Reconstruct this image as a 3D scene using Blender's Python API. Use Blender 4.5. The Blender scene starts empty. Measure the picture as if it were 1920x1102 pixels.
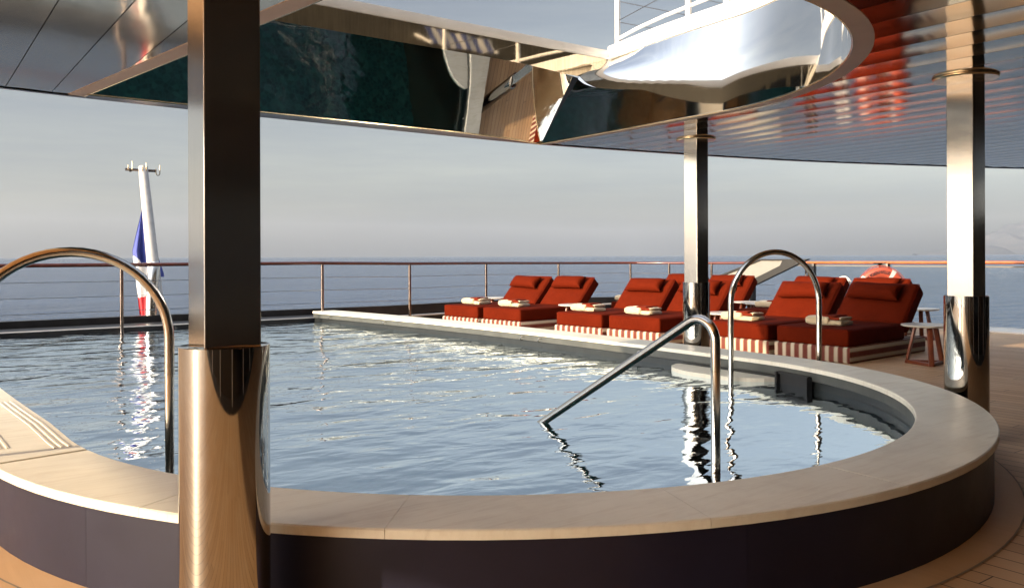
import bpy, bmesh, math, random
from mathutils import Vector, Matrix, noise
random.seed(7)
S = bpy.context.scene
COL = S.collection
R = math.radians
sin, cos, pi = math.sin, math.cos, math.pi
DECK = 0.03           # deck height
HC = 2.32             # canopy soffit height
SEA = -12.0

# ------------------------------------------------------------------ helpers
def tag(o, label=None, cat=None, group=None, kind=None):
    if label: o['label'] = label
    if cat: o['category'] = cat
    if group: o['group'] = group
    if kind: o['kind'] = kind
    return o

def empty(name, loc=(0, 0, 0), rz=0.0):
    o = bpy.data.objects.new(name, None); COL.objects.link(o)
    o.empty_display_size = 0.2
    o.location = loc; o.rotation_euler = (0, 0, rz)
    return o

def obj(name, bm, mat, parent=None, smooth=True, angle=35):
    me = bpy.data.meshes.new(name)
    bm.normal_update()
    bm.to_mesh(me); bm.free()
    mats = mat if isinstance(mat, (list, tuple)) else [mat]
    for m in mats: me.materials.append(m)
    if smooth:
        me.polygons.foreach_set('use_smooth', [True] * len(me.polygons))
        try: me.set_sharp_from_angle(angle=R(angle))
        except Exception: pass
    o = bpy.data.objects.new(name, me); COL.objects.link(o)
    if parent: o.parent = parent
    return o

def copy_tree(o, parent=None):
    c = o.copy(); COL.objects.link(c)
    if parent: c.parent = parent
    for ch in list(o.children): copy_tree(ch, c)
    return c

def box(bm, c, s, rot=None, bev=0.0, seg=2, mi=0):
    """box of centre c, full size s, optional 3x3/4x4 rotation"""
    r = bmesh.ops.create_cube(bm, size=1.0)
    vs = r['verts']
    for v in vs: v.co = Vector((v.co.x * s[0], v.co.y * s[1], v.co.z * s[2]))
    fs = set(f for v in vs for f in v.link_faces)
    if bev > 0:
        es = list(set(e for v in vs for e in v.link_edges))
        rb = bmesh.ops.bevel(bm, geom=es, offset=bev, segments=seg, profile=0.5, affect='EDGES', clamp_overlap=True)
        vs = list(set(v for f in rb['faces'] for v in f.verts) | set(v for v in vs if v.is_valid))
        fs = set(f for v in vs for f in v.link_faces)
    for f in fs: f.material_index = mi
    M = Matrix.Translation(Vector(c)) @ (rot.to_4x4() if rot else Matrix.Identity(4))
    for v in vs: v.co = M @ v.co
    return vs

def tube(bm, pts, rad, n=12, cap=True, mi=0):
    """tube along pts; rad number or list"""
    pts = [Vector(p) for p in pts]
    rad = rad if isinstance(rad, (list, tuple)) else [rad] * len(pts)
    t0 = (pts[1] - pts[0]).normalized()
    up = Vector((0, 0, 1)) if abs(t0.z) < 0.9 else Vector((1, 0, 0))
    nrm = (up - t0 * up.dot(t0)).normalized()
    rings = []
    for i, p in enumerate(pts):
        if i == 0: t = t0
        elif i == len(pts) - 1: t = (pts[i] - pts[i - 1]).normalized()
        else: t = ((pts[i + 1] - p).normalized() + (p - pts[i - 1]).normalized()).normalized()
        nrm = (nrm - t * nrm.dot(t)).normalized()
        b = t.cross(nrm)
        rings.append([bm.verts.new(p + (nrm * cos(2 * pi * k / n) + b * sin(2 * pi * k / n)) * rad[i]) for k in range(n)])
    for i in range(len(rings) - 1):
        for k in range(n):
            f = bm.faces.new((rings[i][k], rings[i][(k + 1) % n], rings[i + 1][(k + 1) % n], rings[i + 1][k])); f.material_index = mi
    if cap:
        bm.faces.new(list(reversed(rings[0]))).material_index = mi
        bm.faces.new(rings[-1]).material_index = mi
    return rings

def lathe(bm, prof, n=48, c=(0, 0, 0), mi=0):
    """prof list of (r,z)"""
    rings = []
    for r, z in prof:
        if r < 1e-6: rings.append([bm.verts.new((c[0], c[1], c[2] + z))])
        else: rings.append([bm.verts.new((c[0] + r * cos(2 * pi * k / n), c[1] + r * sin(2 * pi * k / n), c[2] + z)) for k in range(n)])
    for a, b in zip(rings, rings[1:]):
        for k in range(n):
            k2 = (k + 1) % n
            if len(a) == 1: f = bm.faces.new((a[0], b[k2], b[k]))
            elif len(b) == 1: f = bm.faces.new((a[k], a[k2], b[0]))
            else: f = bm.faces.new((a[k], a[k2], b[k2], b[k]))
            f.material_index = mi

def strip(bm, rows, closed=False, mi=0, flip=False):
    """quad grid from rows of points"""
    vr = [[bm.verts.new(p) for p in row] for row in rows]
    n = len(vr[0])
    for a, b in zip(vr, vr[1:]):
        for k in range(n if closed else n - 1):
            k2 = (k + 1) % n
            q = (a[k], a[k2], b[k2], b[k])
            f = bm.faces.new(tuple(reversed(q)) if flip else q); f.material_index = mi
    return vr

def prism(bm, poly, d, mi=0):
    """poly list of Vector, extruded by vector d"""
    a = [bm.verts.new(p) for p in poly]; b = [bm.verts.new(Vector(p) + Vector(d)) for p in poly]
    n = len(a)
    bm.faces.new(a).material_index = mi; bm.faces.new(list(reversed(b))).material_index = mi
    for i in range(n):
        bm.faces.new((a[i], b[i], b[(i + 1) % n], a[(i + 1) % n])).material_index = mi
    bmesh.ops.recalc_face_normals(bm, faces=bm.faces[:])

def lerp(a, b, t): return a + (b - a) * t
def interp(xs, ys, x):
    if x <= xs[0]: return ys[0]
    for i in range(len(xs) - 1):
        if x <= xs[i + 1]:
            t = (x - xs[i]) / (xs[i + 1] - xs[i])
            # catmull-rom with clamped ends
            y0 = ys[max(i - 1, 0)]; y1 = ys[i]; y2 = ys[i + 1]; y3 = ys[min(i + 2, len(ys) - 1)]
            x0 = xs[max(i - 1, 0)]; x3 = xs[min(i + 2, len(xs) - 1)]
            h = xs[i + 1] - xs[i]
            m1 = (y2 - y0) / max(xs[i + 1] - x0, 1e-6) * h; m2 = (y3 - y1) / max(x3 - xs[i], 1e-6) * h
            return (2*t**3-3*t*t+1)*y1 + (t**3-2*t*t+t)*m1 + (-2*t**3+3*t*t)*y2 + (t**3-t*t)*m2
    return ys[-1]

# ------------------------------------------------------------------ materials
class NT:
    def __init__(self, name):
        self.m = bpy.data.materials.new(name); self.m.use_nodes = True
        self.nt = self.m.node_tree; self.nt.nodes.clear()
        self.out = self.n('ShaderNodeOutputMaterial')
    def n(self, t, **kw):
        nd = self.nt.nodes.new(t)
        for k, v in kw.items():
            if k.startswith('i_'):
                key = k[2:].replace('_', ' ')
                nd.inputs[int(key) if key.isdigit() else key].default_value = v
            else: setattr(nd, k, v)
        return nd
    def l(self, a, b): self.nt.links.new(a, b)
    def bsdf(self, col=(.5, .5, .5), rough=.5, metal=0.0, **kw):
        b = self.n('ShaderNodeBsdfPrincipled')
        b.inputs['Base Color'].default_value = (*col, 1); b.inputs['Roughness'].default_value = rough
        b.inputs['Metallic'].default_value = metal
        for k, v in kw.items(): b.inputs[k.replace('_', ' ')].default_value = v
        self.l(b.outputs[0], self.out.inputs[0]); return b
    def coord(self, which='Object', scale=(1, 1, 1), rot=(0, 0, 0)):
        c = self.n('ShaderNodeTexCoord'); mp = self.n('ShaderNodeMapping')
        mp.inputs['Scale'].default_value = scale; mp.inputs['Rotation'].default_value = rot
        self.l(c.outputs[which], mp.inputs[0]); return mp.outputs[0]
    def world(self, scale=(1, 1, 1)):
        g = self.n('ShaderNodeNewGeometry'); mp = self.n('ShaderNodeMapping')
        mp.inputs['Scale'].default_value = scale
        self.l(g.outputs['Position'], mp.inputs[0]); return mp.outputs[0]
    def noise(self, vec, scale, detail=4, rough=.55, dist=0):
        t = self.n('ShaderNodeTexNoise'); t.inputs['Scale'].default_value = scale; t.inputs['Detail'].default_value = detail
        t.inputs['Roughness'].default_value = rough; t.inputs['Distortion'].default_value = dist
        self.l(vec, t.inputs['Vector']); return t.outputs['Fac']
    def ramp(self, fac, stops):
        r = self.n('ShaderNodeValToRGB')
        e = r.color_ramp.elements
        while len(e) < len(stops): e.new(0.5)
        for el, (p, c) in zip(e, stops):
            el.position = p; el.color = (*c, 1) if len(c) == 3 else c
        self.l(fac, r.inputs[0]); return r.outputs[0]
    def bump(self, h, strength, dist, bs=None, prev=None):
        b = self.n('ShaderNodeBump'); b.inputs['Strength'].default_value = strength; b.inputs['Distance'].default_value = dist
        self.l(h, b.inputs['Height'])
        if prev is not None: self.l(prev, b.inputs['Normal'])
        if bs is not None: self.l(b.outputs[0], bs.inputs['Normal'])
        return b.outputs[0]
    def mix(self, fac, a, b, mode='MIX'):
        m = self.n('ShaderNodeMix', data_type='RGBA', blend_type=mode)
        for v, i in ((fac, 0), (a, 6), (b, 7)):
            if isinstance(v, (int, float)): m.inputs[i].default_value = v
            elif isinstance(v, tuple): m.inputs[i].default_value = (*v, 1)
            else: self.l(v, m.inputs[i])
        return m.outputs[2]
    def math(self, op, a, b=None, c=None):
        m = self.n('ShaderNodeMath', operation=op)
        for i, v in enumerate((a, b, c)):
            if v is None: continue
            if isinstance(v, (int, float)): m.inputs[i].default_value = v
            else: self.l(v, m.inputs[i])
        return m.outputs[0]
    def sep(self, vec):
        s = self.n('ShaderNodeSeparateXYZ'); self.l(vec, s.inputs[0]); return s.outputs

def simple(name, col, rough=.5, metal=0, var=.12, scale=6, bump=0.0, bscale=40, **kw):
    t = NT(name); b = t.bsdf(col, rough, metal, **kw)
    v = t.coord()
    n = t.noise(v, scale, 5)
    t.l(t.ramp(n, [(.3, tuple(c * (1 - var) for c in col)), (.7, tuple(min(1, c * (1 + var)) for c in col))]), b.inputs['Base Color'])
    r = t.n('ShaderNodeMapRange'); r.inputs[3].default_value = max(0, rough - .06); r.inputs[4].default_value = min(1, rough + .08)
    t.l(t.noise(v, scale * 3, 3), r.inputs[0]); t.l(r.outputs[0], b.inputs['Roughness'])
    if bump: t.bump(t.noise(v, bscale, 4), bump, .01, b)
    return t.m

M = {}
def brushed(name, col, rough, stretch, metal=1.0, bump=.04):
    t = NT(name); b = t.bsdf(col, rough, metal)
    v = t.coord(scale=stretch)
    n = t.noise(v, 1.0, 4, .7)
    t.l(t.ramp(n, [(.2, tuple(c * .90 for c in col)), (.8, tuple(min(1, c * 1.06) for c in col))]), b.inputs['Base Color'])
    r = t.n('ShaderNodeMapRange'); r.inputs[3].default_value = rough - .05; r.inputs[4].default_value = rough + .07
    v2 = t.coord(scale=(1.2, 1.2, 2.0)); t.l(t.noise(v2, 2.0, 3), r.inputs[0]); t.l(r.outputs[0], b.inputs['Roughness'])
    if bump: t.bump(n, bump, .002, b)
    return t.m
M['steel_brushed'] = brushed('steel_brushed', (.66, .61, .54), .13, (260, 260, 3))
M['steel_tube'] = brushed('steel_tube', (.56, .53, .49), .16, (40, 40, 40), bump=.02)
M['steel_rail'] = brushed('steel_rail', (.27, .22, .195), .16, (40, 40, 40), bump=.02)

t = NT('steel_mirror'); b = t.bsdf((.385, .365, .335), .05, 1.0)
v = t.coord(scale=(9, 9, .6)); t.bump(t.noise(v, 1.0, 2), .05, .01, b)
v = t.coord(scale=(60, 60, .7)); n = t.noise(v, 1.0, 4, .7)
r = t.n('ShaderNodeMapRange'); r.inputs[1].default_value = .35; r.inputs[2].default_value = .8; r.inputs[3].default_value = .02; r.inputs[4].default_value = .075
t.l(n, r.inputs[0]); t.l(r.outputs[0], b.inputs['Roughness']); M['steel_mirror'] = t.m

def mirror_panel(name, col, rough, wav, wscale, grit=0.0):
    t = NT(name); b = t.bsdf(col, rough, 1.0)
    v = t.coord(scale=wscale); n1 = t.bump(t.noise(v, 1.0, 1, .4), wav, .05)
    v2 = t.coord(scale=tuple(w * 5 for w in wscale)); t.bump(t.noise(v2, 1.0, 2, .5), wav * .25, .012, b, n1)
    if grit:
        v3 = t.coord(scale=(45, 45, 2.5)); n = t.noise(v3, 1.0, 5, .75)
        t.l(t.ramp(n, [(.35, tuple(c * (1 - grit) for c in col)), (.75, col)]), b.inputs['Base Color'])
        r = t.n('ShaderNodeMapRange'); r.inputs[3].default_value = rough; r.inputs[4].default_value = rough + .035
        t.l(n, r.inputs[0]); t.l(r.outputs[0], b.inputs['Roughness'])
    return t.m
M['slat_mirror'] = mirror_panel('slat_mirror', (.60, .50, .36), .09, .14, (.9, .35, .9))
M['soffit_mirror'] = mirror_panel('soffit_mirror', (.88, .69, .48), .09, .16, (1.3, .7, 1.3))
M['slope_mirror'] = mirror_panel('slope_mirror', (.62, .60, .57), .02, .10, (1.1, 1.1, 1.1))
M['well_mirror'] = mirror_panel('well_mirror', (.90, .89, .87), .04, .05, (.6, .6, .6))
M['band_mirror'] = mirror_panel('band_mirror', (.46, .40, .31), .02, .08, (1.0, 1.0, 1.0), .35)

# teak
def teak(name, mode):
    t = NT(name); b = t.bsdf((.4, .26, .15), .55); b.inputs['Specular IOR Level'].default_value = .35
    g = t.n('ShaderNodeNewGeometry'); x, y, z = t.sep(g.outputs['Position'])
    if mode == 'plank':
        W = .11
        k = t.math('DIVIDE', x, W); idx = t.math('FLOOR', k); fr = t.math('SUBTRACT', k, idx)
        wn = t.n('ShaderNodeTexWhiteNoise', noise_dimensions='1D'); t.l(idx, wn.inputs['W'])
        yy = t.math('ADD', t.math('DIVIDE', y, 2.4), t.math('MULTIPLY', wn.outputs['Value'], 7.3))
        yi = t.math('FLOOR', yy); yf = t.math('SUBTRACT', yy, yi)
        seam = t.math('MAXIMUM', t.math('LESS_THAN', fr, .055), t.math('LESS_THAN', yf, .0022))
        comb = t.n('ShaderNodeCombineXYZ'); t.l(idx, comb.inputs[0]); t.l(yi, comb.inputs[1])
        wn2 = t.n('ShaderNodeTexWhiteNoise', noise_dimensions='2D'); t.l(comb.outputs[0], wn2.inputs['Vector'])
        tone = wn2.outputs['Value']
    else:
        seam = None; tone = t.noise(t.world(), .8, 2)
    mp = t.n('ShaderNodeMapping'); mp.inputs['Scale'].default_value = (38, 1.6, 1)
    t.l(g.outputs['Position'], mp.inputs[0])
    grain = t.noise(mp.outputs[0], 1.0, 6, .6, .4)
    blot = t.noise(t.world(), 1.7, 4)
    c = t.ramp(tone, [(0, (.50, .31, .165)), (.5, (.57, .36, .195)), (1, (.64, .42, .235))])
    c = t.mix(t.math('MULTIPLY', grain, .35), c, (.25, .145, .075))
    c = t.mix(t.ramp(blot, [(.45, (0, 0, 0)), (.75, (.35, .35, .35))]), c, (.60, .46, .32))
    if seam is not None: c = t.mix(seam, c, (.07, .052, .04))
    t.l(c, b.inputs['Base Color'])
    h = grain if seam is None else t.math('SUBTRACT', t.math('MULTIPLY', grain, .3), t.math('MULTIPLY', seam, 1.0))
    t.bump(h, .25, .003, b)
    return t.m
M['teak'] = teak('teak_planks', 'plank'); M['teak_margin'] = teak('teak_margin', 'plain')

# travertine coping
t = NT('travertine'); b = t.bsdf((.6, .53, .43), .42)
v = t.coord(scale=(1.2, 1.2, 1.2)); mp = t.coord(scale=(3.0, 26, 6), rot=(0, 0, .35))
n1 = t.noise(v, 2.2, 5); n2 = t.noise(mp, 1.0, 6, .65, .6)
c = t.ramp(n1, [(.3, (.69, .66, .55)), (.7, (.79, .76, .645))])
c = t.mix(t.ramp(n2, [(.48, (0, 0, 0)), (.72, (.42, .42, .42))]), c, (.50, .43, .32))
c = t.mix(t.ramp(t.noise(mp, 2.3, 5, .7), [(.60, (0, 0, 0)), (.8, (.3, .3, .3))]), c, (.72, .66, .56))
c = t.mix(t.ramp(t.noise(t.coord(scale=(1.4, 1.4, 1.4)), 1.6, 6, .7), [(.52, (0, 0, 0)), (.72, (.30, .30, .30))]), c, (.46, .41, .33))
r = t.n('ShaderNodeMapRange'); r.inputs[3].default_value = .28; r.inputs[4].default_value = .6; t.l(t.noise(v, 3, 5, .7), r.inputs[0]); t.l(r.outputs[0], b.inputs['Roughness'])
t.l(c, b.inputs['Base Color']); t.bump(n2, .12, .003, b); M['travertine'] = t.m
M['antislip'] = simple('antislip_white', (.70, .66, .55), .55, var=.06, bump=.2)
M['grout'] = simple('grout', (.24, .20, .155), .8)

t = NT('navy_panel'); b = t.bsdf((.018, .017, .03), .34); b.inputs['Specular IOR Level'].default_value = .32
v = t.coord(); n = t.noise(v, 3, 5)
t.l(t.ramp(n, [(.3, (.007, .007, .019)), (.7, (.012, .012, .029))]), b.inputs['Base Color'])
r = t.n('ShaderNodeMapRange'); r.inputs[3].default_value = .30; r.inputs[4].default_value = .5
t.l(t.noise(v, 5, 5, .7), r.inputs[0]); t.l(r.outputs[0], b.inputs['Roughness'])
t.bump(t.noise(v, 260, 2), .12, .001, b); M['navy'] = t.m

# tile cells, with a caustic light network painted along their edges
def caustic_mosaic(name, c1, c2, c3, scale, rough=.35):
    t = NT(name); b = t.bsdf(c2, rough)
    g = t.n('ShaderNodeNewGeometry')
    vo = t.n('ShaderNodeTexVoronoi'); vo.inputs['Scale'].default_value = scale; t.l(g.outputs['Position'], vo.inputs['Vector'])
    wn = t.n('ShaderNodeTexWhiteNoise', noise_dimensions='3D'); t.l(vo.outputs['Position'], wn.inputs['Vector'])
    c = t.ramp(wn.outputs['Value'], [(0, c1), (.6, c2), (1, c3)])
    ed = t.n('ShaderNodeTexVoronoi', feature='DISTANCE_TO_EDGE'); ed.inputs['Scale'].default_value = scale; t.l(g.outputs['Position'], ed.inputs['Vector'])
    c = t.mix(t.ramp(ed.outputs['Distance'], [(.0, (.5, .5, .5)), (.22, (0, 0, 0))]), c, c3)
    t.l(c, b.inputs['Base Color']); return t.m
M['basin'] = caustic_mosaic('basin_caustic_mosaic', (.006, .030, .032), (.014, .055, .056), (.035, .115, .108), 17)
def tiles(name, col, tw, th, rough=.3):
    t = NT(name); b = t.bsdf(col, rough)
    br = t.n('ShaderNodeTexBrick'); br.offset = 0
    br.inputs['Scale'].default_value = 1; br.inputs['Brick Width'].default_value = tw; br.inputs['Row Height'].default_value = th
    br.inputs['Mortar Size'].default_value = .002
    br.inputs['Color1'].default_value = (*[c * .85 for c in col], 1); br.inputs['Color2'].default_value = (*[c * 1.2 for c in col], 1); br.inputs['Mortar'].default_value = (*[c * .5 for c in col], 1)
    uv = t.n('ShaderNodeUVMap'); uv.uv_map = 'UVMap'; t.l(uv.outputs[0], br.inputs['Vector'])
    t.l(br.outputs['Color'], b.inputs['Base Color']); t.bump(br.outputs['Fac'], -.3, .002, b); return t.m
M['tile_dark'] = simple('tile_dark', (.013, .015, .015), .3, var=.25, scale=9, bump=.05, bscale=60)
M['tile_grey'] = simple('tile_grey', (.06, .064, .058), .42, var=.2, scale=5, bump=.06, bscale=50)
M['black_paint'] = simple('black_paint', (.012, .012, .014), .38, var=.3)
M['bronze_wall'] = simple('bronze_wall', (.10, .082, .055), .5, var=.2, scale=2)
M['dark_void'] = simple('dark_void', (.008, .008, .009), .6)
M['white_paint'] = simple('white_paint', (.80, .79, .77), .35, var=.03, scale=3)
M['grey_paint'] = simple('grey_paint', (.60, .575, .54), .4, var=.05, scale=3)
M['lip_paint'] = simple('lip_paint', (.46, .385, .34), .42, var=.08, scale=3)
M['gold_trim'] = simple('gold_trim', (.75, .62, .42), .22, metal=1.0)
M['fascia'] = brushed('fascia', (.40, .34, .29), .3, (10, 10, 80))
M['pale_panel'] = simple('pale_panel', (.20, .195, .18), .6, var=.06, scale=7)
M['channel'] = simple('channel', (.11, .10, .085), .5)
M['mahogany'] = simple('mahogany', (.095, .020, .009), .2, var=.25, scale=10, Coat_Weight=.7, Coat_Roughness=.08)
M['mahogany_sunlit'] = simple('mahogany_sunlit', (.36, .09, .018), .18, var=.2, scale=10, Coat_Weight=.8, Coat_Roughness=.06)  # starboard mahogany rail, the sun's orange glint painted into its colour
M['stool_wood'] = simple('stool_wood', (.15, .038, .017), .35, var=.25, scale=12)
M['table_stone'] = simple('table_stone', (.52, .50, .46), .3, var=.05, scale=10)
M['wire'] = simple('wire', (.30, .30, .30), .35, metal=1.0)
M['flag_blue'] = simple('flag_blue', (.045, .065, .30), .7, var=.1)
M['flag_white'] = simple('flag_white', (.80, .80, .80), .7, var=.04)
M['flag_red'] = simple('flag_red', (.55, .018, .028), .7, var=.1)
M['mast_white'] = simple('mast_white', (.50, .49, .47), .42, var=.1, scale=14)
M['buoy'] = simple('buoy_orange', (.35, .06, .032), .45, var=.08)
M['buoy_tape'] = simple('buoy_tape', (.46, .45, .43), .4, var=.05)
M['buoy_text'] = simple('buoy_text', (.05, .008, .008), .6)
M['rope'] = simple('rope', (.72, .70, .66), .8, bump=.5, bscale=90)
M['gutter'] = simple('gutter', (.62, .60, .56), .45, var=.1, scale=4)

# fabrics
def fabric(name, col, var=.1, weave=420):
    t = NT(name); b = t.bsdf(col, .85); b.inputs['Sheen Weight'].default_value = .0; b.inputs['Sheen Roughness'].default_value = .5
    b.inputs['Specular IOR Level'].default_value = .04
    v = t.coord(); n = t.noise(v, 5, 4)
    t.l(t.ramp(n, [(.3, tuple(c * (1 - var) for c in col)), (.7, tuple(c * (1 + var) for c in col))]), b.inputs['Base Color'])
    n0 = t.bump(t.noise(t.coord(scale=(3.5, 11, 5)), 1.0, 3, .6, .8), .35, .02); n1 = t.bump(t.noise(v, 9, 3, .5), .45, .014, None, n0)
    t.bump(t.noise(v, weave, 2), .25, .001, b, n1); return t.m
M['rust'] = fabric('rust_fabric', (.084, .0082, .0018))
M['piping'] = fabric('rust_piping', (.10, .009, .003))
def stripes(name, ca, cb, cc, period):
    t = NT(name); b = t.bsdf(ca, .85); b.inputs['Specular IOR Level'].default_value = .15
    uv = t.n('ShaderNodeUVMap'); uv.uv_map = 'UVMap'; x, y, z = t.sep(uv.outputs[0])
    k = t.math('DIVIDE', x, period); fr = t.math('FRACT', k)
    a = t.math('LESS_THAN', fr, .50)
    e = t.math('MAXIMUM', t.math('LESS_THAN', t.math('ABSOLUTE', t.math('SUBTRACT', fr, .545)), .03), t.math('LESS_THAN', t.math('ABSOLUTE', t.math('SUBTRACT', fr, .955)), .03))
    c = t.mix(a, cb, ca); c = t.mix(e, c, cc)
    n = t.noise(t.coord(), 12, 3); c = t.mix(t.math('MULTIPLY', n, .18), c, tuple(q * .6 for q in cb))
    t.l(c, b.inputs['Base Color']); t.bump(t.noise(t.coord(), 380, 2), .25, .001, b); return t.m
M['stripe'] = stripes('stripe_fabric', (.12, .019, .013), (.46, .405, .315), (.24, .12, .08), .105)
M['stripe_blue'] = stripes('stripe_blue', (.05, .08, .26), (.78, .74, .66), (.4, .4, .45), .26)
t = NT('towel_cream'); b = t.bsdf((.80, .68, .47), .95); b.inputs['Sheen Weight'].default_value = .3; b.inputs['Specular IOR Level'].default_value = .05
v = t.coord(); n = t.noise(v, 260, 3, .7); t.l(t.ramp(n, [(.3, (.46, .36, .23)), (.7, (.56, .455, .30))]), b.inputs['Base Color'])
n1 = t.bump(t.noise(v, 14, 3), .5, .02); t.bump(n, .6, .004, b, n1); M['towel'] = t.m
t = NT('towel_rust'); b = t.bsdf((.16, .022, .01), .95); b.inputs['Specular IOR Level'].default_value = .05
v = t.coord(); n = t.noise(v, 260, 3, .7); t.l(t.ramp(n, [(.3, (.12, .016, .007)), (.7, (.18, .025, .01))]), b.inputs['Base Color'])
t.bump(n, .6, .004, b); M['towel_rust'] = t.m

# glass: thin pane
t = NT('clear_glass'); g = t.n('ShaderNodeBsdfGlossy'); g.inputs['Roughness'].default_value = .0
tr = t.n('ShaderNodeBsdfTransparent'); tr.inputs[0].default_value = (.95, .97, .96, 1)
fz = t.n('ShaderNodeFresnel'); fz.inputs[0].default_value = 1.25
mx = t.n('ShaderNodeMixShader'); t.l(fz.outputs[0], mx.inputs[0]); t.l(tr.outputs[0], mx.inputs[1]); t.l(g.outputs[0], mx.inputs[2]); t.l(mx.outputs[0], t.out.inputs[0]); M['glass'] = t.m
t = NT('dark_glass'); b = t.bsdf((.01, .011, .013), .06); M['dark_glass'] = t.m

# pool water: clear sheet with mirror reflection by fresnel, lets light through to the basin
t = NT('pool_water')
gl = t.n('ShaderNodeBsdfGlossy'); gl.inputs['Roughness'].default_value = .0; gl.inputs[0].default_value = (.84, .93, 1, 1)
tr = t.n('ShaderNodeBsdfTransparent'); tr.inputs[0].default_value = (.50, .74, .72, 1)
fz = t.n('ShaderNodeLayerWeight'); fz.inputs[0].default_value = .5
mx = t.n('ShaderNodeMixShader'); t.l(t.math('MINIMUM', t.math('MULTIPLY', t.math('POWER', fz.outputs['Facing'], 2.1), 1.6), .97), mx.inputs[0]); t.l(tr.outputs[0], mx.inputs[1]); t.l(gl.outputs[0], mx.inputs[2])
t.l(mx.outputs[0], t.out.inputs[0])
RV = (0, 0, -R(36.5))
v1 = t.coord(scale=(1.6, 2.6, 1), rot=(0, 0, R(20))); v2 = t.coord(scale=(4.0, 7.0, 1), rot=(0, 0, R(38))); v3 = t.coord(scale=(12, 19, 1), rot=(0, 0, R(30)))
gx, gy, gz = t.sep(t.n('ShaderNodeNewGeometry').outputs['Position'])
# breeze: rougher towards the open stern and port side, calmer in the lee of the bow, with drifting patches
mk = t.n('ShaderNodeMapRange'); t.l(t.math('SUBTRACT', gy, t.math('MULTIPLY', gx, .9)), mk.inputs[0]); mk.inputs[1].default_value = -1.5; mk.inputs[2].default_value = 4.0; mk.inputs[3].default_value = .38; mk.inputs[4].default_value = 1.15
pt = t.ramp(t.noise(t.coord(scale=(.55, .8, 1)), 1.0, 2), [(.3, (.55, .55, .55)), (.7, (1.25, 1.25, 1.25))])
amp = t.math('MULTIPLY', mk.outputs[0], pt)
def wave(v, sc, d, ds, st, dist, prev):
    h = t.math('MULTIPLY', t.noise(v, sc, d, .5, ds), amp)
    return t.bump(h, st, dist, None, prev)
n1 = wave(v1, 1.0, 2, .3, .42, .085, None)
n2 = wave(v2, 1.0, 2, .5, .27, .034, n1)
n3 = wave(v3, 1.0, 2, .3, .11, .010, n2)
t.l(n3, gl.inputs['Normal']); t.l(n3, fz.inputs['Normal']); M['water'] = t.m

# sea
t = NT('sea'); b = t.bsdf((.030, .055, .085), .10); b.inputs['IOR'].default_value = 1.34
g = t.n('ShaderNodeNewGeometry')
def seav(s, rz):
    mp = t.n('ShaderNodeMapping'); mp.inputs['Scale'].default_value = s; mp.inputs['Rotation'].default_value = (0, 0, rz); t.l(g.outputs['Position'], mp.inputs[0]); return mp.outputs[0]
a0 = t.bump(t.noise(seav((.012, .035, 1), .62), 1.0, 3, .6, .4), .5, 5.0)
a1 = t.bump(t.noise(seav((.06, .16, 1), .6), 1.0, 4, .6, .4), .8, 3.6, None, a0)
a2 = t.bump(t.noise(seav((.30, .75, 1), .75), 1.0, 4, .62, .5), .9, 1.3, None, a1)
a3 = t.bump(t.noise(seav((1.5, 2.6, 1), .5), 1.0, 3, .6), .6, .32, None, a2)
t.l(a3, b.inputs['Normal'])
big = t.noise(seav((.003, .016, 1), .64), 1.0, 5, .6)
t.l(t.ramp(big, [(.35, (.014, .045, .105)), (.7, (.035, .080, .165))]), b.inputs['Base Color'])
M['sea'] = t.m

# hills
t = NT('hill_rock'); b = t.bsdf((.2, .17, .14), .9)
g = t.n('ShaderNodeNewGeometry'); x, y, z = t.sep(g.outputs['Position'])
n = t.noise(t.world((.001, .001, .002)), 1.0, 8, .65)
c = t.ramp(n, [(.35, (.045, .055, .07)), (.55, (.075, .08, .09)), (.75, (.12, .11, .11))])
t.l(c, b.inputs['Base Color']); M['hill'] = t.m
M['far_house'] = simple('far_house', (.75, .68, .60), .8)

# ------------------------------------------------------------------ pool
PC = (3.1, 4.4); RI = 2.47; PW = 0.37
def pool_line(off, da=3.0):
    """inner edge polyline offset outward by off: from the aft port end round the bow arc to the aft starboard end"""
    base = []
    left = [(.60, 12.1), (.52, 10.5), (.48, 8.5), (.50, 6.8), (.56, 5.6), (.615, 4.8)]
    right = [(5.59, 4.8), (5.61, 5.6), (5.61, 6.8), (5.53, 8.5), (5.34, 10.5), (5.12, 12.1)]
    def dense(L):
        out = []
        ys = [p[1] for p in L]; xs = [p[0] for p in L]
        inc = ys[0] < ys[-1]
        yy, xx = (ys, xs) if inc else (ys[::-1], xs[::-1])
        n = 26
        vals = [lerp(yy[0], yy[-1], i / n) for i in range(n + 1)]
        pts = [(interp(yy, xx, q), q) for q in vals]
        return pts if inc else pts[::-1]
    base += dense(left)
    k = int(180 / da)
    for i in range(1, k):
        a = R(180 + i * da); base.append((PC[0] + RI * cos(a), PC[1] + RI * sin(a)))
    base += dense(right)
    out = []
    for i, p in enumerate(base):
        a = base[max(i - 1, 0)]; b = base[min(i + 1, len(base) - 1)]
        tx, ty = b[0] - a[0], b[1] - a[1]; L = math.hypot(tx, ty)
        nx, ny = ty / L, -tx / L          # right of travel = outward? travel goes -v on port side
        out.append((p[0] - nx * -1 * 0 + (-nx) * -off * -1 * -1 if False else p[0] + (ty / L) * off * 1.0, p[1] + (-tx / L) * off * 1.0))
    return out
def check_dir():
    a = pool_line(0)[5]; b = pool_line(.3)[5]
    return b[0] < a[0]
SGN = 1 if check_dir() else -1
def PL(off): return pool_line(off * SGN)

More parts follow.
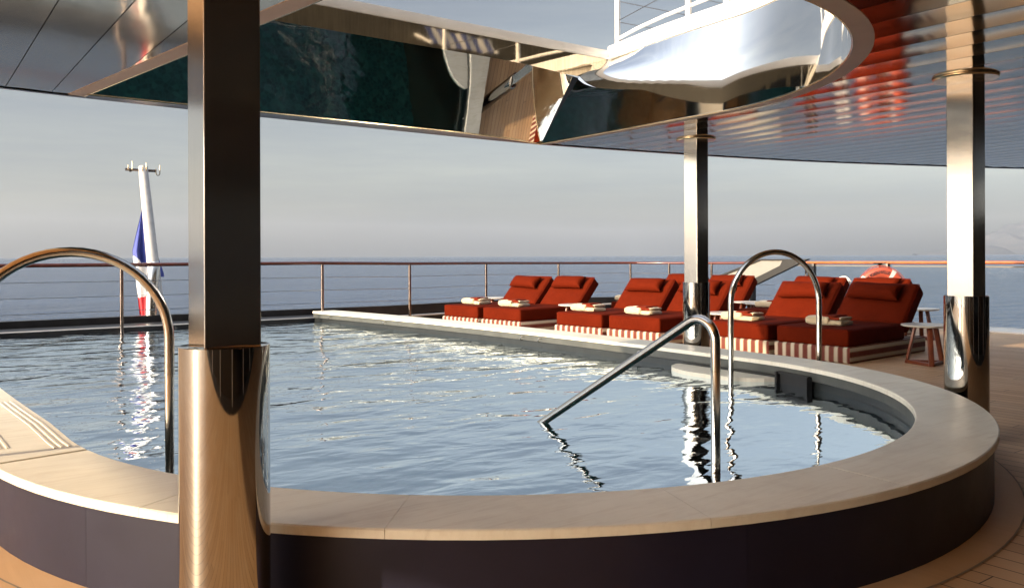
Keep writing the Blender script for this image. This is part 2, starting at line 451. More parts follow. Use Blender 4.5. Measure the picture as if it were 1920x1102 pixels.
pool = empty('swimming_pool', (3.1, 4.4, 0))
tag(pool, 'raised D-shaped swimming pool with pale stone coping and dark navy side panels', 'swimming pool')
def pobj(name, bm, mat, **kw):
    """mesh given in world coords, parented to the pool empty"""
    for v_ in bm.verts: v_.co -= Vector(pool.location)
    return obj(name, bm, mat, pool, **kw)
CT, CB = .36, .328
# coping slabs
bm = bmesh.new()
ins, outs = PL(0.0), PL(PW)
n = len(ins)
def arclen(L):
    s = [0]
    for a, b in zip(L, L[1:]): s.append(s[-1] + math.hypot(b[0] - a[0], b[1] - a[1]))
    return s
sl = arclen(outs)
mid_i = min(range(n), key=lambda i: outs[i][1])
def joint_index(ang):
    return min(range(n), key=lambda i: abs(math.atan2(outs[i][1] - PC[1], outs[i][0] - PC[0]) % (2 * pi) - R(ang)) if outs[i][1] < 4.45 else 9)
joints = [joint_index(a) for a in (189, 210, 229, 248, 267, 286, 305, 324, 343, 358)]
i = joints[0]; j0 = []
while i > 6: i -= 6; j0.append(i)
i = joints[-1]; j1 = []
while i < n - 8: i += 5; j1.append(i)
joints = sorted(set([0] + j0 + joints + j1 + [n - 1]))
def pt2(L, i, ds):
    """point on line L at index i moved by ds along it"""
    a, b = (L[i], L[i + 1]) if (ds >= 0 and i < n - 1) else (L[i - 1], L[i])
    d = math.hypot(b[0] - a[0], b[1] - a[1]); return (L[i][0] + (b[0] - a[0]) / d * ds, L[i][1] + (b[1] - a[1]) / d * ds)
for ja, jb in zip(joints, joints[1:]):
    gp = .0010
    if ja == joint_index(189): gpa = .006
    else: gpa = gp
    gpb = .022 if jb == joint_index(189) else gp
    I = [pt2(ins, ja, gpa)] + ins[ja + 1:jb] + [pt2(ins, jb, -gpb)]
    O = [pt2(outs, ja, gpa)] + outs[ja + 1:jb] + [pt2(outs, jb, -gpb)]
    prof = []
    dz = random.uniform(-.0006, .0006); ch = .005
    rows = []
    for (pi_, po) in zip(I, O):
        pi_, po = Vector((*pi_, 0)), Vector((*po, 0)); d = (po - pi_).normalized()
        rows.append([pi_ + Vector((0, 0, CB)), pi_ + Vector((0, 0, CT - ch + dz)), pi_ + d * ch + Vector((0, 0, CT + dz)),
                     po - d * ch + Vector((0, 0, CT + dz)), po + Vector((0, 0, CT - ch + dz)), po + Vector((0, 0, CB))])
    vr = strip(bm, rows, closed=True)
    bm.faces.new(vr[0]); bm.faces.new(list(reversed(vr[-1])))
bmesh.ops.recalc_face_normals(bm, faces=bm.faces[:])
coping = pobj('coping', bm, M['travertine'], angle=25)
# grout bed below the slab gaps
bm = bmesh.new(); a, b = PL(.01), PL(PW - .012)
strip(bm, [[Vector((*p, CT - .012)) for p in a], [Vector((*p, CT - .012)) for p in b]])
pobj('grout_bed', bm, M['grout'])
# outer wall panels
bm = bmesh.new(); w = PL(PW - .022); w2 = PL(PW - .03)
pj = [joint_index(a) for a in (203, 252, 304)]
for k in range(len(w) - 1):
    pass
edges = [0] + sorted(pj) + [n - 1]
for ja, jb in zip(edges, edges[1:]):
    Lr = [pt2(w, ja, .0008 if ja else 0)] + w[ja + 1:jb] + [pt2(w, jb, -.0008)]
    strip(bm, [[Vector((*p, .0)) for p in Lr], [Vector((*p, CB + .004)) for p in Lr]])
strip(bm, [[Vector((*p, .0)) for p in w2], [Vector((*p, CB + .004)) for p in w2]])
pobj('side_panel', bm, M['navy'])
# inner wall: grey band under the coping, dark wall below
bm = bmesh.new(); q = PL(.0); q1 = PL(.03)
bi = PL(.012)
strip(bm, [[Vector((*p, CB + .002)) for p in bi], [Vector((*p, .262)) for p in bi]])
pobj('waterline_band', bm, M['tile_grey'])
bm = bmesh.new(); q = PL(.035)
strip(bm, [[Vector((*p, .262)) for p in bi], [Vector((*p, .255)) for p in q], [Vector((*p, .06)) for p in q], [Vector((*p, -1.25)) for p in q]])
pobj('inner_wall', bm, M['tile_dark'])
# basin floor
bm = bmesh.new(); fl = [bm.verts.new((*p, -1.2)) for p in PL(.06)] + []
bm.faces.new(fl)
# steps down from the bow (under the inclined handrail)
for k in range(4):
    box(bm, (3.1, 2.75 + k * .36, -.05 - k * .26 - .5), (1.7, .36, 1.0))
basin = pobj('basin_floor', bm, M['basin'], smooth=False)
# cream ledge shelf at the water line, starboard side
bm = bmesh.new()
rowt, rowb = [], []
NL = 22
poly = []
wl = [p for p in PL(.03) if 3.93 <= p[1] <= 5.36 and p[0] > 4]
cy = (wl[0][1] + wl[-1][1]) / 2; half = (wl[-1][1] - wl[0][1]) / 2
front = []
for k in range(NL + 1):
    tt = -1 + 2 * k / NL
    vv = cy + half * tt
    front.append((5.58 - .30 * (1 - abs(tt) ** 2.2) ** .6, vv))
top = [Vector((*p, .232)) for p in wl] + [Vector((*p, .232)) for p in reversed(front)]
prism(bm, top, (0, 0, -.05))
pobj('ledge_shelf', bm, M['travertine'], smooth=False)
# skimmer recess
bm = bmesh.new()
sk = [p for p in PL(.0) if 3.60 <= p[1] <= 4.0 and p[0] > 4]
a = Vector((*sk[0], 0)); b2 = Vector((*sk[-1], 0)); tdir = (b2 - a).normalized(); nd = Vector((tdir.y, -tdir.x, 0))
if nd.x < 0: nd = -nd
rot = Matrix((tdir, nd, Vector((0, 0, 1)))).transposed()
c0 = a + tdir * .17
for (s, off) in (((.36, .02, .02), (0, 0, .285)), ((.02, .05, .16), (-.17, .0, .21)), ((.02, .05, .16), (.17, 0, .21)), ((.34, .006, .15), (0, .012, .205))):
    box(bm, c0 + tdir * off[0] + nd * off[1] + Vector((0, 0, off[2])) - nd * .012, s, rot)
pobj('skimmer', bm, M['dark_void'], smooth=False)
# little hooks under the coping edge
for vv in (5.55, 7.05, 7.35, 10.2, 11.6):
    bm = bmesh.new()
    xx = interp([4.8, 5.6, 6.8, 8.5, 10.5, 12.1], [5.59, 5.61, 5.61, 5.53, 5.34, 5.12], vv)
    tube(bm, [(xx + .02, vv, .30), (xx - .03, vv, .30), (xx - .045, vv, .285), (xx - .03, vv, .265), (xx - .01, vv, .268)], .006, 6)
    pobj('hook', bm, M['steel_tube'])
# anti-slip strips on the port coping
for off0 in (.035, .25):
    for k in range(3 if off0 < .1 else 3):
        o = off0 + .028 * k
        L = [p for p in PL(o) if 4.12 <= p[1] <= 5.75 and p[0] < 2]
        bm = bmesh.new()
        Lb = [p for p in PL(o + .010) if 4.12 <= p[1] <= 5.75 and p[0] < 2]
        m_ = min(len(L), len(Lb)); L, Lb = L[:m_], Lb[:m_]
        rows = [[Vector((*p, CT - .001)), Vector((*p, CT + .003)), Vector((*q2, CT + .003)), Vector((*q2, CT - .001))] for p, q2 in zip(L, Lb)]
        strip(bm, rows, closed=True); bmesh.ops.recalc_face_normals(bm, faces=bm.faces[:])
        pobj('antislip_strip', bm, M['antislip'])
# aft end: ledge and wall
bm = bmesh.new()
box(bm, (2.9, 12.45, -.49), (6.4, .56, 1.5), bev=.0)
pobj('aft_wall', bm, M['black_paint'], smooth=False)
bm = bmesh.new(); box(bm, (2.9, 12.165, .255), (6.2, .02, .014), bev=.003)
pobj('aft_ledge', bm, M['grey_paint'])

# water sheet
bm = bmesh.new()
wv = [bm.verts.new((*p, .20)) for p in PL(.03)]
wv += [bm.verts.new((5.1, 12.19, .20)), bm.verts.new((.6, 12.19, .20))]
bm.faces.new(wv); bmesh.ops.recalc_face_normals(bm, faces=bm.faces[:])
if bm.faces[:][0].normal.z < 0: bmesh.ops.reverse_faces(bm, faces=bm.faces[:])
tag(obj('pool_water', bm, M['water'], smooth=False), kind='structure')

# ------------------------------------------------------------------ deck
hole = PL(PW - .05)
hole = [(hole[0][0], 12.75)] + hole + [(hole[-1][0], 12.75)]
outline = [(-9, -9), (13.45, -9), (13.45, 5.5), (13.35, 9), (13.1, 11.6), (12.8, 12.75), (11, 13.0), (8.8, 12.85), (6.8, 12.76), (-1, 12.76), (-9, 12.3)]
bm = bmesh.new()
es = []
for L in (outline, hole):
    vs = [bm.verts.new((p[0], p[1], DECK)) for p in L]
    for k in range(len(vs)): es.append(bm.edges.new((vs[k], vs[(k + 1) % len(vs)])))
bmesh.ops.triangle_fill(bm, edges=es, use_beauty=True)
bmesh.ops.recalc_face_normals(bm, faces=bm.faces[:])
if sum(f.normal.z for f in bm.faces) < 0: bmesh.ops.reverse_faces(bm, faces=bm.faces[:])
tag(obj('deck', bm, M['teak'], smooth=False), kind='structure')
bm = bmesh.new()
mg0, mg1 = PL(PW - .03), PL(PW + .10)
strip(bm, [[Vector((*p, DECK + .004)) for p in mg1], [Vector((*p, DECK + .004)) for p in mg0]], flip=False)
bmesh.ops.recalc_face_normals(bm, faces=bm.faces[:])
if sum(f.normal.z for f in bm.faces) < 0: bmesh.ops.reverse_faces(bm, faces=bm.faces[:])
tag(obj('deck_margin', bm, M['teak_margin'], smooth=False), kind='structure')
bm = bmesh.new()
a, b2 = PL(PW + .10), PL(PW + .108)
strip(bm, [[Vector((*p, DECK + .0045)) for p in a], [Vector((*p, DECK + .0045)) for p in b2]])
tag(obj('deck_caulking', bm, M['grout'], smooth=False), kind='structure')
bm = bmesh.new()
gt = [(13.18, -9), (13.18, 5.5), (13.08, 9), (12.85, 11.4)]; gt2 = [(13.62, -9), (13.62, 5.5), (13.5, 9), (13.25, 11.6)]
rows = [[Vector((*p, DECK)), Vector((*p, DECK + .02)), Vector((*q2, DECK + .05)), Vector((*q2, -.3))] for p, q2 in zip(gt, gt2)]
strip(bm, rows); bmesh.ops.recalc_face_normals(bm, faces=bm.faces[:])
tag(obj('waterway', bm, M['gutter']), kind='structure')

# bulwark at the stern
bw = empty('bulwark', (3, 12.9, 0)); tag(bw, 'low black bulwark running along the stern behind the pool', 'bulwark')
bm = bmesh.new()
bl = [(-8, 12.5), (-3, 12.8), (0, 12.85), (3, 12.85), (5.5, 12.8), (6.8, 12.72), (8.8, 13.0), (11, 13.2), (12.6, 13.1), (13.3, 12.2), (13.5, 10.6)]
hts = [.35] * 7 + [.33, .30, .22, .12]
rows = []
for k, p in enumerate(bl):
    aa = bl[max(k - 1, 0)]; bb = bl[min(k + 1, len(bl) - 1)]
    tt = Vector((bb[0] - aa[0], bb[1] - aa[1], 0)).normalized(); nn = Vector((-tt.y, tt.x, 0))
    p = Vector((*p, 0)); rows.append([p + Vector((0, 0, -.6)), p + Vector((0, 0, hts[k])), p + nn * .14 + Vector((0, 0, hts[k])), p + nn * .14 + Vector((0, 0, -.6))])
strip(bm, rows)
for v_ in bm.verts: v_.co -= Vector(bw.location)
bmesh.ops.recalc_face_normals(bm, faces=bm.faces[:])
obj('plating', bm, M['black_paint'], bw)
bm = bmesh.new()
rr = []
for k, p in enumerate(bl[4:9]):
    rr.append(Vector((p[0], p[1] - .03, .16)) - Vector(bw.location))
tube(bm, rr, .018, 8); obj('ledge_trim', bm, M['grey_paint'], bw)

# ------------------------------------------------------------------ columns
def column(u, v_, label):
    o = empty('support_column', (u, v_, DECK)); tag(o, label, 'column', 'steel columns holding up the canopy')
    bm = bmesh.new(); box(bm, (0, 0, (HC + .02 + .9) / 2 - DECK), (.163, .163, HC + .02 - .9), bev=.004, seg=2)
    obj('square_shaft', bm, M['steel_brushed'], o, smooth=False)
    bm = bmesh.new()
    lathe(bm, [(.085, .94 - DECK - .004), (.122, .94 - DECK - .004), (.1285, .94 - DECK), (.1285, 0)], 64)
    rr = [(.1285, 0)]
    obj('round_sleeve', bm, M['steel_mirror'], o, angle=50)
    bm = bmesh.new(); lathe(bm, [(.0, HC - .016 - DECK), (.185, HC - .016 - DECK), (.192, HC - .008 - DECK), (.192, HC - .001 - DECK)], 48)
    obj('ceiling_collar', bm, M['gold_trim'], o)
    return o
column(.77, 2.47, 'steel column nearest the camera, standing left in front of the pool')
column(5.43, 2.50, 'steel column at the right edge beside the round side table and rounded pool end')
column(6.18, 5.36, 'steel column beyond the pool in front of the orange loungers')

# ------------------------------------------------------------------ canopy
can = empty('canopy', (3.1, 2, HC)); tag(can, 'bronze mirrored deck canopy with a D-shaped opening above the pool', 'canopy')
def cobj(name, bm, mat, **kw):
    for v_ in bm.verts: v_.co -= Vector(can.location)
    return obj(name, bm, mat, can, **kw)
FX = [-5.7, -5.1, -4.0, -2.2, -.8, .3, 1.2, 2.3, 3.1, 5.0, 6.4, 8.62, 10.7, 11.81, 12.6, 13.3]
FY = [4.2, 4.9, 5.5, 6.0, 6.25, 6.36, 6.44, 6.49, 6.5, 6.5, 6.33, 5.88, 5.16, 4.71, 4.2, 3.5]
def fedge(u): return interp(FX, FY, u)
VMIN = -1.6
OC = (3.1, 4.2); RL = 2.17; RO = 2.06
def port_u(v_, off):
    """port edge of the opening (straight, slightly splayed) and its rounded bow corner"""
    return .93 + .15 * (6.37 - v_) + off
def open_lo(u):
    if u < 1.375: return 6.37 - (u - .93) / .15
    if u < 3.1:
        q = (3.1 - u) / 1.725
        return 3.40 - 1.37 * math.sqrt(max(0, 1 - q * q))
    x = min(1, max(0, (u - OC[0]) / (RL - .02)))
    return OC[1] - RL * sin(math.acos(x ** (1 / 1.1))) ** 1.1
def slats(u0, u1, w, sag, nsub, gap):
    """list of strips (rows of points) for the soffit between u0 and u1"""
    bm = bmesh.new()
    k0 = math.floor((u0 - .02) / w); u = .02 + k0 * w
    while u < u1 - 1e-6:
        a, b = max(u, u0), min(u + w - gap, u1)
        if b - a > .01:
            us = [lerp(a, b, i / nsub) for i in range(nsub + 1)]
            # insert the opening's limits
            for lim in (OC[0] - RL, OC[0] + RL):
                if a + 1e-4 < lim < b - 1e-4: us.append(lim)
            us = sorted(us)
            for s0, s1 in zip(us, us[1:]):
                mid = (s0 + s1) / 2
                def zz(q):
                    f = (q - u) / (w - gap); return HC + sag * (1 - 4 * (f - .5) ** 2) * 1.0
                segs = []
                if abs(mid - OC[0]) < RL:
                    segs.append((lambda q: VMIN, open_lo))
                    if False: pass
                else: segs.append((lambda q: VMIN, fedge))
                for lo, hi in segs:
                    NV = 30
                    pr = [[Vector((q, lerp(lo(q), hi(q), j / NV), zz(q))) for q in (s0, s1)] for j in range(NV + 1)]
                    strip(bm, pr)
        u += w
    bmesh.ops.remove_doubles(bm, verts=bm.verts[:], dist=.0005)
    bmesh.ops.recalc_face_normals(bm, faces=bm.faces[:])
    if sum(f.normal.z for f in bm.faces) > 0: bmesh.ops.reverse_faces(bm, faces=bm.faces[:])
    return bm
cobj('slatted_soffit', slats(3.1, 13.3, .27, .0017, 6, .006), M['slat_mirror'], angle=60)
cobj('panelled_soffit', slats(-5.7, 3.1, .27, .0012, 3, .005), M['soffit_mirror'], angle=60)
# dark backing just above the slat gaps (also the canopy's own thickness)
bm = bmesh.new()
NB = 120
def backing(u0, u1, lo, hi, z):
    L = [lerp(u0, u1, i / 40) for i in range(41)]
    strip(bm, [[Vector((q, lo(q), z)) for q in L], [Vector((q, hi(q), z)) for q in L]])
for z in (HC + .012, HC + .05):
    backing(-5.7, OC[0] - RL, lambda q: VMIN, lambda q: fedge(q) - .002, z)
    backing(OC[0] + RL, 13.3, lambda q: VMIN, lambda q: fedge(q) - .002, z)
    backing(OC[0] - RL, OC[0] + RL, lambda q: VMIN, open_lo, z)
cobj('soffit_backing', bm, M['dark_void'])
# outer fascia edge
bm = bmesh.new()
L = [lerp(-5.7, 13.3, i / 90) for i in range(91)]
ed = [Vector((q, fedge(q), 0)) for q in L]
rows = [[p + Vector((0, -.035, HC - .006)) for p in ed], [p + Vector((0, .004, HC - .006)) for p in ed], [p + Vector((0, .012, HC + .0)) for p in ed], [p + Vector((0, .012, HC + .045)) for p in ed], [p + Vector((0, -.1, HC + .06)) for p in ed]]
strip(bm, rows); cobj('edge_fascia', bm, M['fascia'])
# opening curves (parameter list: starboard aft corner -> round the bow -> port aft corner)
def ocurve(kind):
    """list of points; kind 'lip' (outer lip), 'bot' (opening edge), 'mid', 'top'"""
    pts = []
    def half(sgn):
        res = []
        if kind in ('lip', 'bot'):
            r = RL if kind == 'lip' else RO
            for k in range(13): res.append((r - .02, lerp(6.37, OC[1], k / 12), HC - (.002 if kind == 'lip' else .006)))
            for k in range(1, 31): a = R(90 * k / 30); res.append(((r - .02) * cos(a) ** 1.1, OC[1] - r * sin(a) ** 1.1, HC - (.002 if kind == 'lip' else .006)))
        elif kind == 'mid':
            for k in range(13):
                t_ = k / 12; vv = lerp(5.87, OC[1], t_)
                res.append((interp([4.2, 4.8, 5.4, 5.87], [2.05, 2.06, 2.05, 2.04], vv), vv, lerp(2.885, 2.70, t_)))
            for k in range(1, 31): a = R(90 * k / 30); res.append((2.05 * cos(a) ** 1.1, OC[1] - 2.07 * sin(a) ** 1.1, 2.70))
        else:
            for k in range(13):
                t_ = k / 12; vv = lerp(5.87, 4.2, t_)
                res.append((interp([4.2, 4.57, 5.1, 5.87], [2.085, 2.12, 2.22, 2.42], vv), vv, interp([4.2, 4.6, 5.87], [3.045, 3.05, 3.10], vv)))
            for k in range(1, 31): a = R(90 * k / 30); res.append((2.085 * cos(a) ** 1.1, OC[1] - 2.10 * sin(a) ** 1.1, 3.045))
        if sgn < 0:
            off = {'lip': 0, 'bot': .10, 'mid': .02, 'top': -.14}[kind]; va = {'lip': 6.37, 'bot': 6.37, 'mid': 5.87, 'top': 5.87}[kind]
            out = []
            for k in range(13): vv = lerp(va, 3.4, k / 12); out.append(Vector((port_u(vv, off), vv, res[k][2])))
            vb = res[-1].y if False else res[-1][1]
            for k in range(1, 31):
                a = R(90 * k / 30); out.append(Vector((3.1 - (1.725 - off) * cos(a), 3.4 - (3.4 - vb) * sin(a), res[12 + k][2])))
            return out
        return [Vector((OC[0] + sgn * p[0], p[1], p[2])) for p in res]
    r_, l_ = half(1), half(-1)
    return r_ + l_[::-1][1:]
lip, bot, mid, top = ocurve('lip'), ocurve('bot'), ocurve('mid'), ocurve('top')
bot[0].y += .095
bm = bmesh.new(); strip(bm, [lip, bot]); strip(bm, [[p + Vector((0, 0, .03)) for p in lip], lip])
cobj('opening_lip', bm, M['lip_paint'], angle=80)
bm = bmesh.new()
# white lit edge bead
tube(bm, [p + Vector((0, 0, .004)) for p in bot], .006, 6); cobj('lip_bead', bm, M['gold_trim'])
def up(p, f): return p
bm = bmesh.new()
def ins_row(A, B, f): return [a.lerp(b, f) for a, b in zip(A, B)]
HALF = 43
def well(sl_):
    b_, m_, t__ = bot[sl_], mid[sl_], top[sl_]
    bm = bmesh.new(); strip(bm, [b_, ins_row(b_, m_, .33), ins_row(b_, m_, .66), m_, ins_row(m_, t__, .33), ins_row(m_, t__, .66), t__]); return bm
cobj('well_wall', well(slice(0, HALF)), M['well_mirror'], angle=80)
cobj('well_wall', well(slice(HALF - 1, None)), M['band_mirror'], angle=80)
# sloped mirror at the aft side and the band above it
a0, a1 = bot[0], bot[-1]; b0, b1 = mid[0], mid[-1]; c0_, c1_ = top[0], top[-1]
def cut(P, Q, bend=0.0, k=44):
    """aft edge line from the starboard corner P to the port corner Q; 'bend' eases it aft into the starboard corner"""
    out = []
    for i in range(k + 1):
        p = P.lerp(Q, i / k); e = max(0, 1 - (i / k) * (P.x - Q.x) / 1.25); p.y = Q.y + bend * e * e; out.append(p)
    return out
BD = .20
SL = Vector((0, -.06, 0))
bot0, bot1 = Vector((a0.x, 6.26, a0.z)), Vector((a1.x, 6.26, a1.z))
r0 = cut(bot0, bot1, BD); r2 = cut(Vector((b0.x + .10, 5.75, b0.z)), Vector((b1.x, 5.75, b1.z)), BD)
bm = bmesh.new(); strip(bm, [r0, [p.lerp(q, .5) for p, q in zip(r0, r2)], r2]); cobj('sloped_mirror', bm, M['slope_mirror'])
bm = bmesh.new(); strip(bm, [r2, [Vector((p.x, 6.00, p.z + .004)) for p in r2]]); cobj('slope_ledge', bm, M['fascia'])
bm = bmesh.new(); strip(bm, [cut(b0 + Vector((.02, 0, 0)), b1 - Vector((.2, 0, 0))), cut(c0_ + Vector((.0, 0, 0)), c1_ - Vector((.1, 0, 0)))]); cobj('mirror_band', bm, M['band_mirror'])
bm = bmesh.new(); strip(bm, [r0, [Vector((p.x, 6.44, p.z + .001)) for p in r0]]); cobj('aft_lip_inner', bm, M['fascia'])
# aft strip of soffit between sloped mirror and the canopy edge
bm = bmesh.new()
L = [lerp(OC[0] - RL, OC[0] + RL, i / 30) for i in range(31)]
strip(bm, [[Vector((q, 6.43, HC - .0055)) for q in L], [Vector((q, fedge(q) - .002, HC - .003)) for q in L]])
cobj('aft_lip', bm, M['fascia'])
bm = bmesh.new(); tube(bm, [p + Vector((0, 0, -.001)) for p in r0], .007, 6); cobj('aft_bead', bm, M['gold_trim'])
# rim on top of the well
def offs(L, d):
    out = []
    for i, p in enumerate(L):
        a, b = L[max(i - 1, 0)], L[min(i + 1, len(L) - 1)]
        t_ = (b - a); t_.z = 0; t_.normalize(); nn = Vector((-t_.y, t_.x, 0)); c = Vector((3.1, 4.3, 0))
        if (p - c).to_2d().dot(nn.to_2d()) < 0: nn = -nn
        out.append(p + nn * d)
    return out
rim = [p.copy() for p in top]; ri = offs(rim, -.012); ro = offs(rim, .10)
bm = bmesh.new()
rows = [[p + Vector((0, 0, 0)) for p in rim], [p + Vector((0, 0, -.006)) for p in ri], [p + Vector((0, 0, .115)) for p in ri], [p + Vector((0, 0, .125)) for p in offs(rim, 0)], [p + Vector((0, 0, .125)) for p in ro], [p + Vector((0, 0, -.05)) for p in ro]]
strip(bm, rows); bmesh.ops.recalc_face_normals(bm, faces=bm.faces[:])
cobj('rim', bm, M['white_paint'])
bm = bmesh.new()
x0, x1 = top[-1].x - .09, top[0].x + .09
for (ya, za, yb, zb) in ((5.87 - .012, 3.093, 5.97, 3.18),):
    box(bm, ((x0 + x1) / 2, (ya + yb) / 2, (za + zb) / 2), (x1 - x0, yb - ya, zb - za), bev=.008)
cobj('aft_rim', bm, M['grey_paint'])
# upper deck plate round the opening (keeps light out of the canopy void)
bm = bmesh.new()
def tlo(u):
    d = 2.24 ** 2 - (u - 3.1) ** 2; return 4.2 - math.sqrt(max(d, 0))
for u0, u1, inside in ((-5.3, .87, False), (.87, 5.33, True), (5.33, 12.8, False)):
    LL = [lerp(u0, u1, i / 40) for i in range(41)]
    hi = (lambda q: tlo(q)) if inside else (lambda q: min(fedge(q) - .35, 5.74))
    strip(bm, [[Vector((q, VMIN, 3.055)) for q in LL], [Vector((q, hi(q), 3.055)) for q in LL]])
cobj('upper_deck_plate', bm, M['white_paint'], smooth=False)

bm = bmesh.new(); box(bm, (.45, 5.9, 3.75), (.5, .85, 1.3), bev=.02); cobj('sun_blocker', bm, M['white_paint'], smooth=False)  # unseen block added to keep sun through the opening off the nearest lounger

# upper-deck railing on the starboard rim
ur = empty('rim_railing', (5.8, 5.9, 3.19)); tag(ur, 'white post railing with wires on the rim of the canopy opening', 'railing')
def ro_at(v_):
    return interp([2.6, 3.4, 4.3, 4.68, 5.3, 5.87], [4.75, 5.09, 5.27, 5.31, 5.42, 5.59], v_)
posts = [5.80, 4.68, 4.24, 3.5]
for k, vv in enumerate(posts):
    bm = bmesh.new(); x = ro_at(vv) - 5.8
    hgt = 1.05 if k != 2 else .12
    box(bm, (x, vv - 5.9, hgt / 2 - .01), (.032, .05, hgt), bev=.006)
    obj('post', bm, M['white_paint'], ur)
bm = bmesh.new(); tube(bm, [(ro_at(q) - 5.8, q - 5.9, .095) for q in (5.80, 5.4, 5, 4.5, 4, 3.5)], .017, 8); obj('lower_rail', bm, M['white_paint'], ur)
bm = bmesh.new(); tube(bm, [(ro_at(q) - 5.8, q - 5.9, 1.03) for q in (5.80, 5.4, 5, 4.5, 4, 3.5)], .02, 8); obj('top_rail', bm, M['mahogany'], ur)
for hgt in (.27, .47, .67, .87):
    bm = bmesh.new(); x = ro_at(5.80) - 5.8
    tube(bm, [(x, -.08, hgt), (x + 2.6, -.30, hgt)], .004, 5)
    obj('wire', bm, M['wire'], ur)
    bm = bmesh.new()
    tube(bm, [(ro_at(q) - 5.8, q - 5.9, hgt) for q in (5.80, 5, 4.2, 3.5)], .004, 5); obj('wire', bm, M['wire'], ur)
bm = bmesh.new(); x = ro_at(5.80) - 5.8; tube(bm, [(x, -.08, .095), (x + 2.6, -.30, .095)], .015, 8); obj('lower_rail', bm, M['white_paint'], ur)

# ------------------------------------------------------------------ deckhouse behind the camera (seen in the polished metal)
dh = empty('deckhouse', (3, -1.6, 0)); tag(dh, 'dark glazed deckhouse front mirrored in the polished steel', 'deckhouse')
bm = bmesh.new(); box(bm, (0, -.1, 1.6), (24, .1, 3.4)); obj('wall', bm, M['black_paint'], dh, smooth=False)
for k in range(10):
    bm = bmesh.new(); box(bm, (-9.9 + k * 2.2, -.045, 1.2), (1.9, .03, 2.1)); f = obj('window', bm, M['dark_glass'], dh, smooth=False)
for k in range(11):
    bm = bmesh.new(); box(bm, (-11 + k * 2.2, -.03, 1.2), (.08, .07, 2.2)); obj('mullion', bm, M['grey_paint'], dh, smooth=False)
bm = bmesh.new(); box(bm, (0, -.6, 6.6), (30, .1, 6.9)); obj('upper_wall', bm, M['bronze_wall'], dh, smooth=False)
bm = bmesh.new(); box(bm, (10.35, 2.3, .9), (.08, 4.6, 1.76)); obj('side_screen', bm, M['black_paint'], dh, smooth=False)
for k in range(9):
    bm = bmesh.new(); box(bm, (-9 + k * 2.2, -.54, 4.1), (1.7, .03, 1.5)); obj('window', bm, M['dark_glass'], dh, smooth=False)

aw = empty('awning', (8.75, -1.85, 5.22)); tag(aw, 'blue and white striped awning high on the deckhouse, mirrored in the bronze band', 'awning')
bm = bmesh.new(); rows = []; uvs = []
for i in range(31):
    x = -.75 + 1.5 * i / 30; row = []
    for j in range(7):
        f = j / 6; row.append(Vector((x, .25 * f + .02 * sin(x * 14) * (1 - f), .33 - .36 * f + .012 * sin(x * 9 + f))))
    rows.append(row)
strip(bm, rows); ul = bm.loops.layers.uv.new('UVMap')
for f in bm.faces:
    for lp in f.loops: lp[ul].uv = (lp.vert.co.x + 1, lp.vert.co.y)
obj('valance', bm, M['stripe_blue'], aw)
for x in (-.76, .76):
    bm = bmesh.new(); tube(bm, [(x, -.7, .40), (x, .28, -.02)], .03, 8); obj('arm', bm, M['white_paint'], aw)

# ------------------------------------------------------------------ pool rails
def arc_rail(deck_p, water_p, label):
    o = empty('grab_rail', (*deck_p, DECK)); tag(o, label, 'grab rail', 'arched steel grab rails at the pool')
    a = Vector((*deck_p, 0)); b = Vector((*water_p, 0)); d = (b - a); w = d.length; d.normalize(); r_ = w / 2
    spr = 1.225 - r_
    def P(x, z): return Vector((d.x * x, d.y * x, z - DECK))
    pts = [P(0, .65), P(0, spr - .1)] + [P(r_ - r_ * cos(pi * k / 28), spr + r_ * sin(pi * k / 28)) for k in range(29)] + [P(w, spr - .1), P(w, .65)]
    bm = bmesh.new(); tube(bm, pts, .0225, 16); obj('arch_tube', bm, M['steel_tube'], o)
    for x, z0, z1 in ((0, DECK, .65), (w, -.6, .65)):
        bm = bmesh.new(); tube(bm, [P(x, z0), P(x, z1 - .002), P(x, z1)], [.0215, .0215, .020], 16); obj('leg', bm, M['steel_brushed'], o)
        bm = bmesh.new(); lathe(bm, [(.0, z1 - .004 - DECK), (.024, z1 - .004 - DECK), (.024, z1 + .004 - DECK), (0, z1 + .004 - DECK)], 16, (d.x * x, d.y * x, 0)); obj('collar', bm, M['steel_tube'], o)
    bm = bmesh.new(); lathe(bm, [(0, .012), (.04, .010), (.045, 0)], 20); obj('base_flange', bm, M['steel_tube'], o)
    return o
arc_rail((6.05, 3.95), (5.27, 4.22), 'arched steel grab rail at the far side in front of the loungers')
arc_rail((.20, 4.14), (1.02, 4.10), 'arched steel grab rail at the left edge beside the grooved stone coping')
hr = empty('step_handrail', (3.12, 2.59, -.3)); tag(hr, 'inclined steel handrail bending down into the pool water above its steps', 'handrail')
bm = bmesh.new()
def arcpts(p0, p1, p2, r_, k=10):
    """rounded corner at p1"""
    d0 = (p0 - p1).normalized(); d1 = (p2 - p1).normalized(); ang = d0.angle(d1); dist = r_ / math.tan(ang / 2)
    A, B = p1 + d0 * dist, p1 + d1 * dist
    c = p1 + (d0 + d1).normalized() * (r_ / sin(ang / 2))
    va, vb = A - c, B - c; tot = va.angle(vb); ax = va.cross(vb).normalized()
    return [c + Matrix.Rotation(tot * i / k, 3, ax) @ va for i in range(k + 1)]
slope = (.20 - .945) / (3.86 - 2.59)
P0 = Vector((0, 0, .0)); P1 = Vector((0, 0, .965 + .3)); P2 = Vector((-.02, 1.9, P1.z + slope * 1.9))
tube(bm, [Vector((0, 0, .95))] + arcpts(P0, P1, P2, .10) + [P2], .0235, 18); obj('rail', bm, M['steel_tube'], hr)
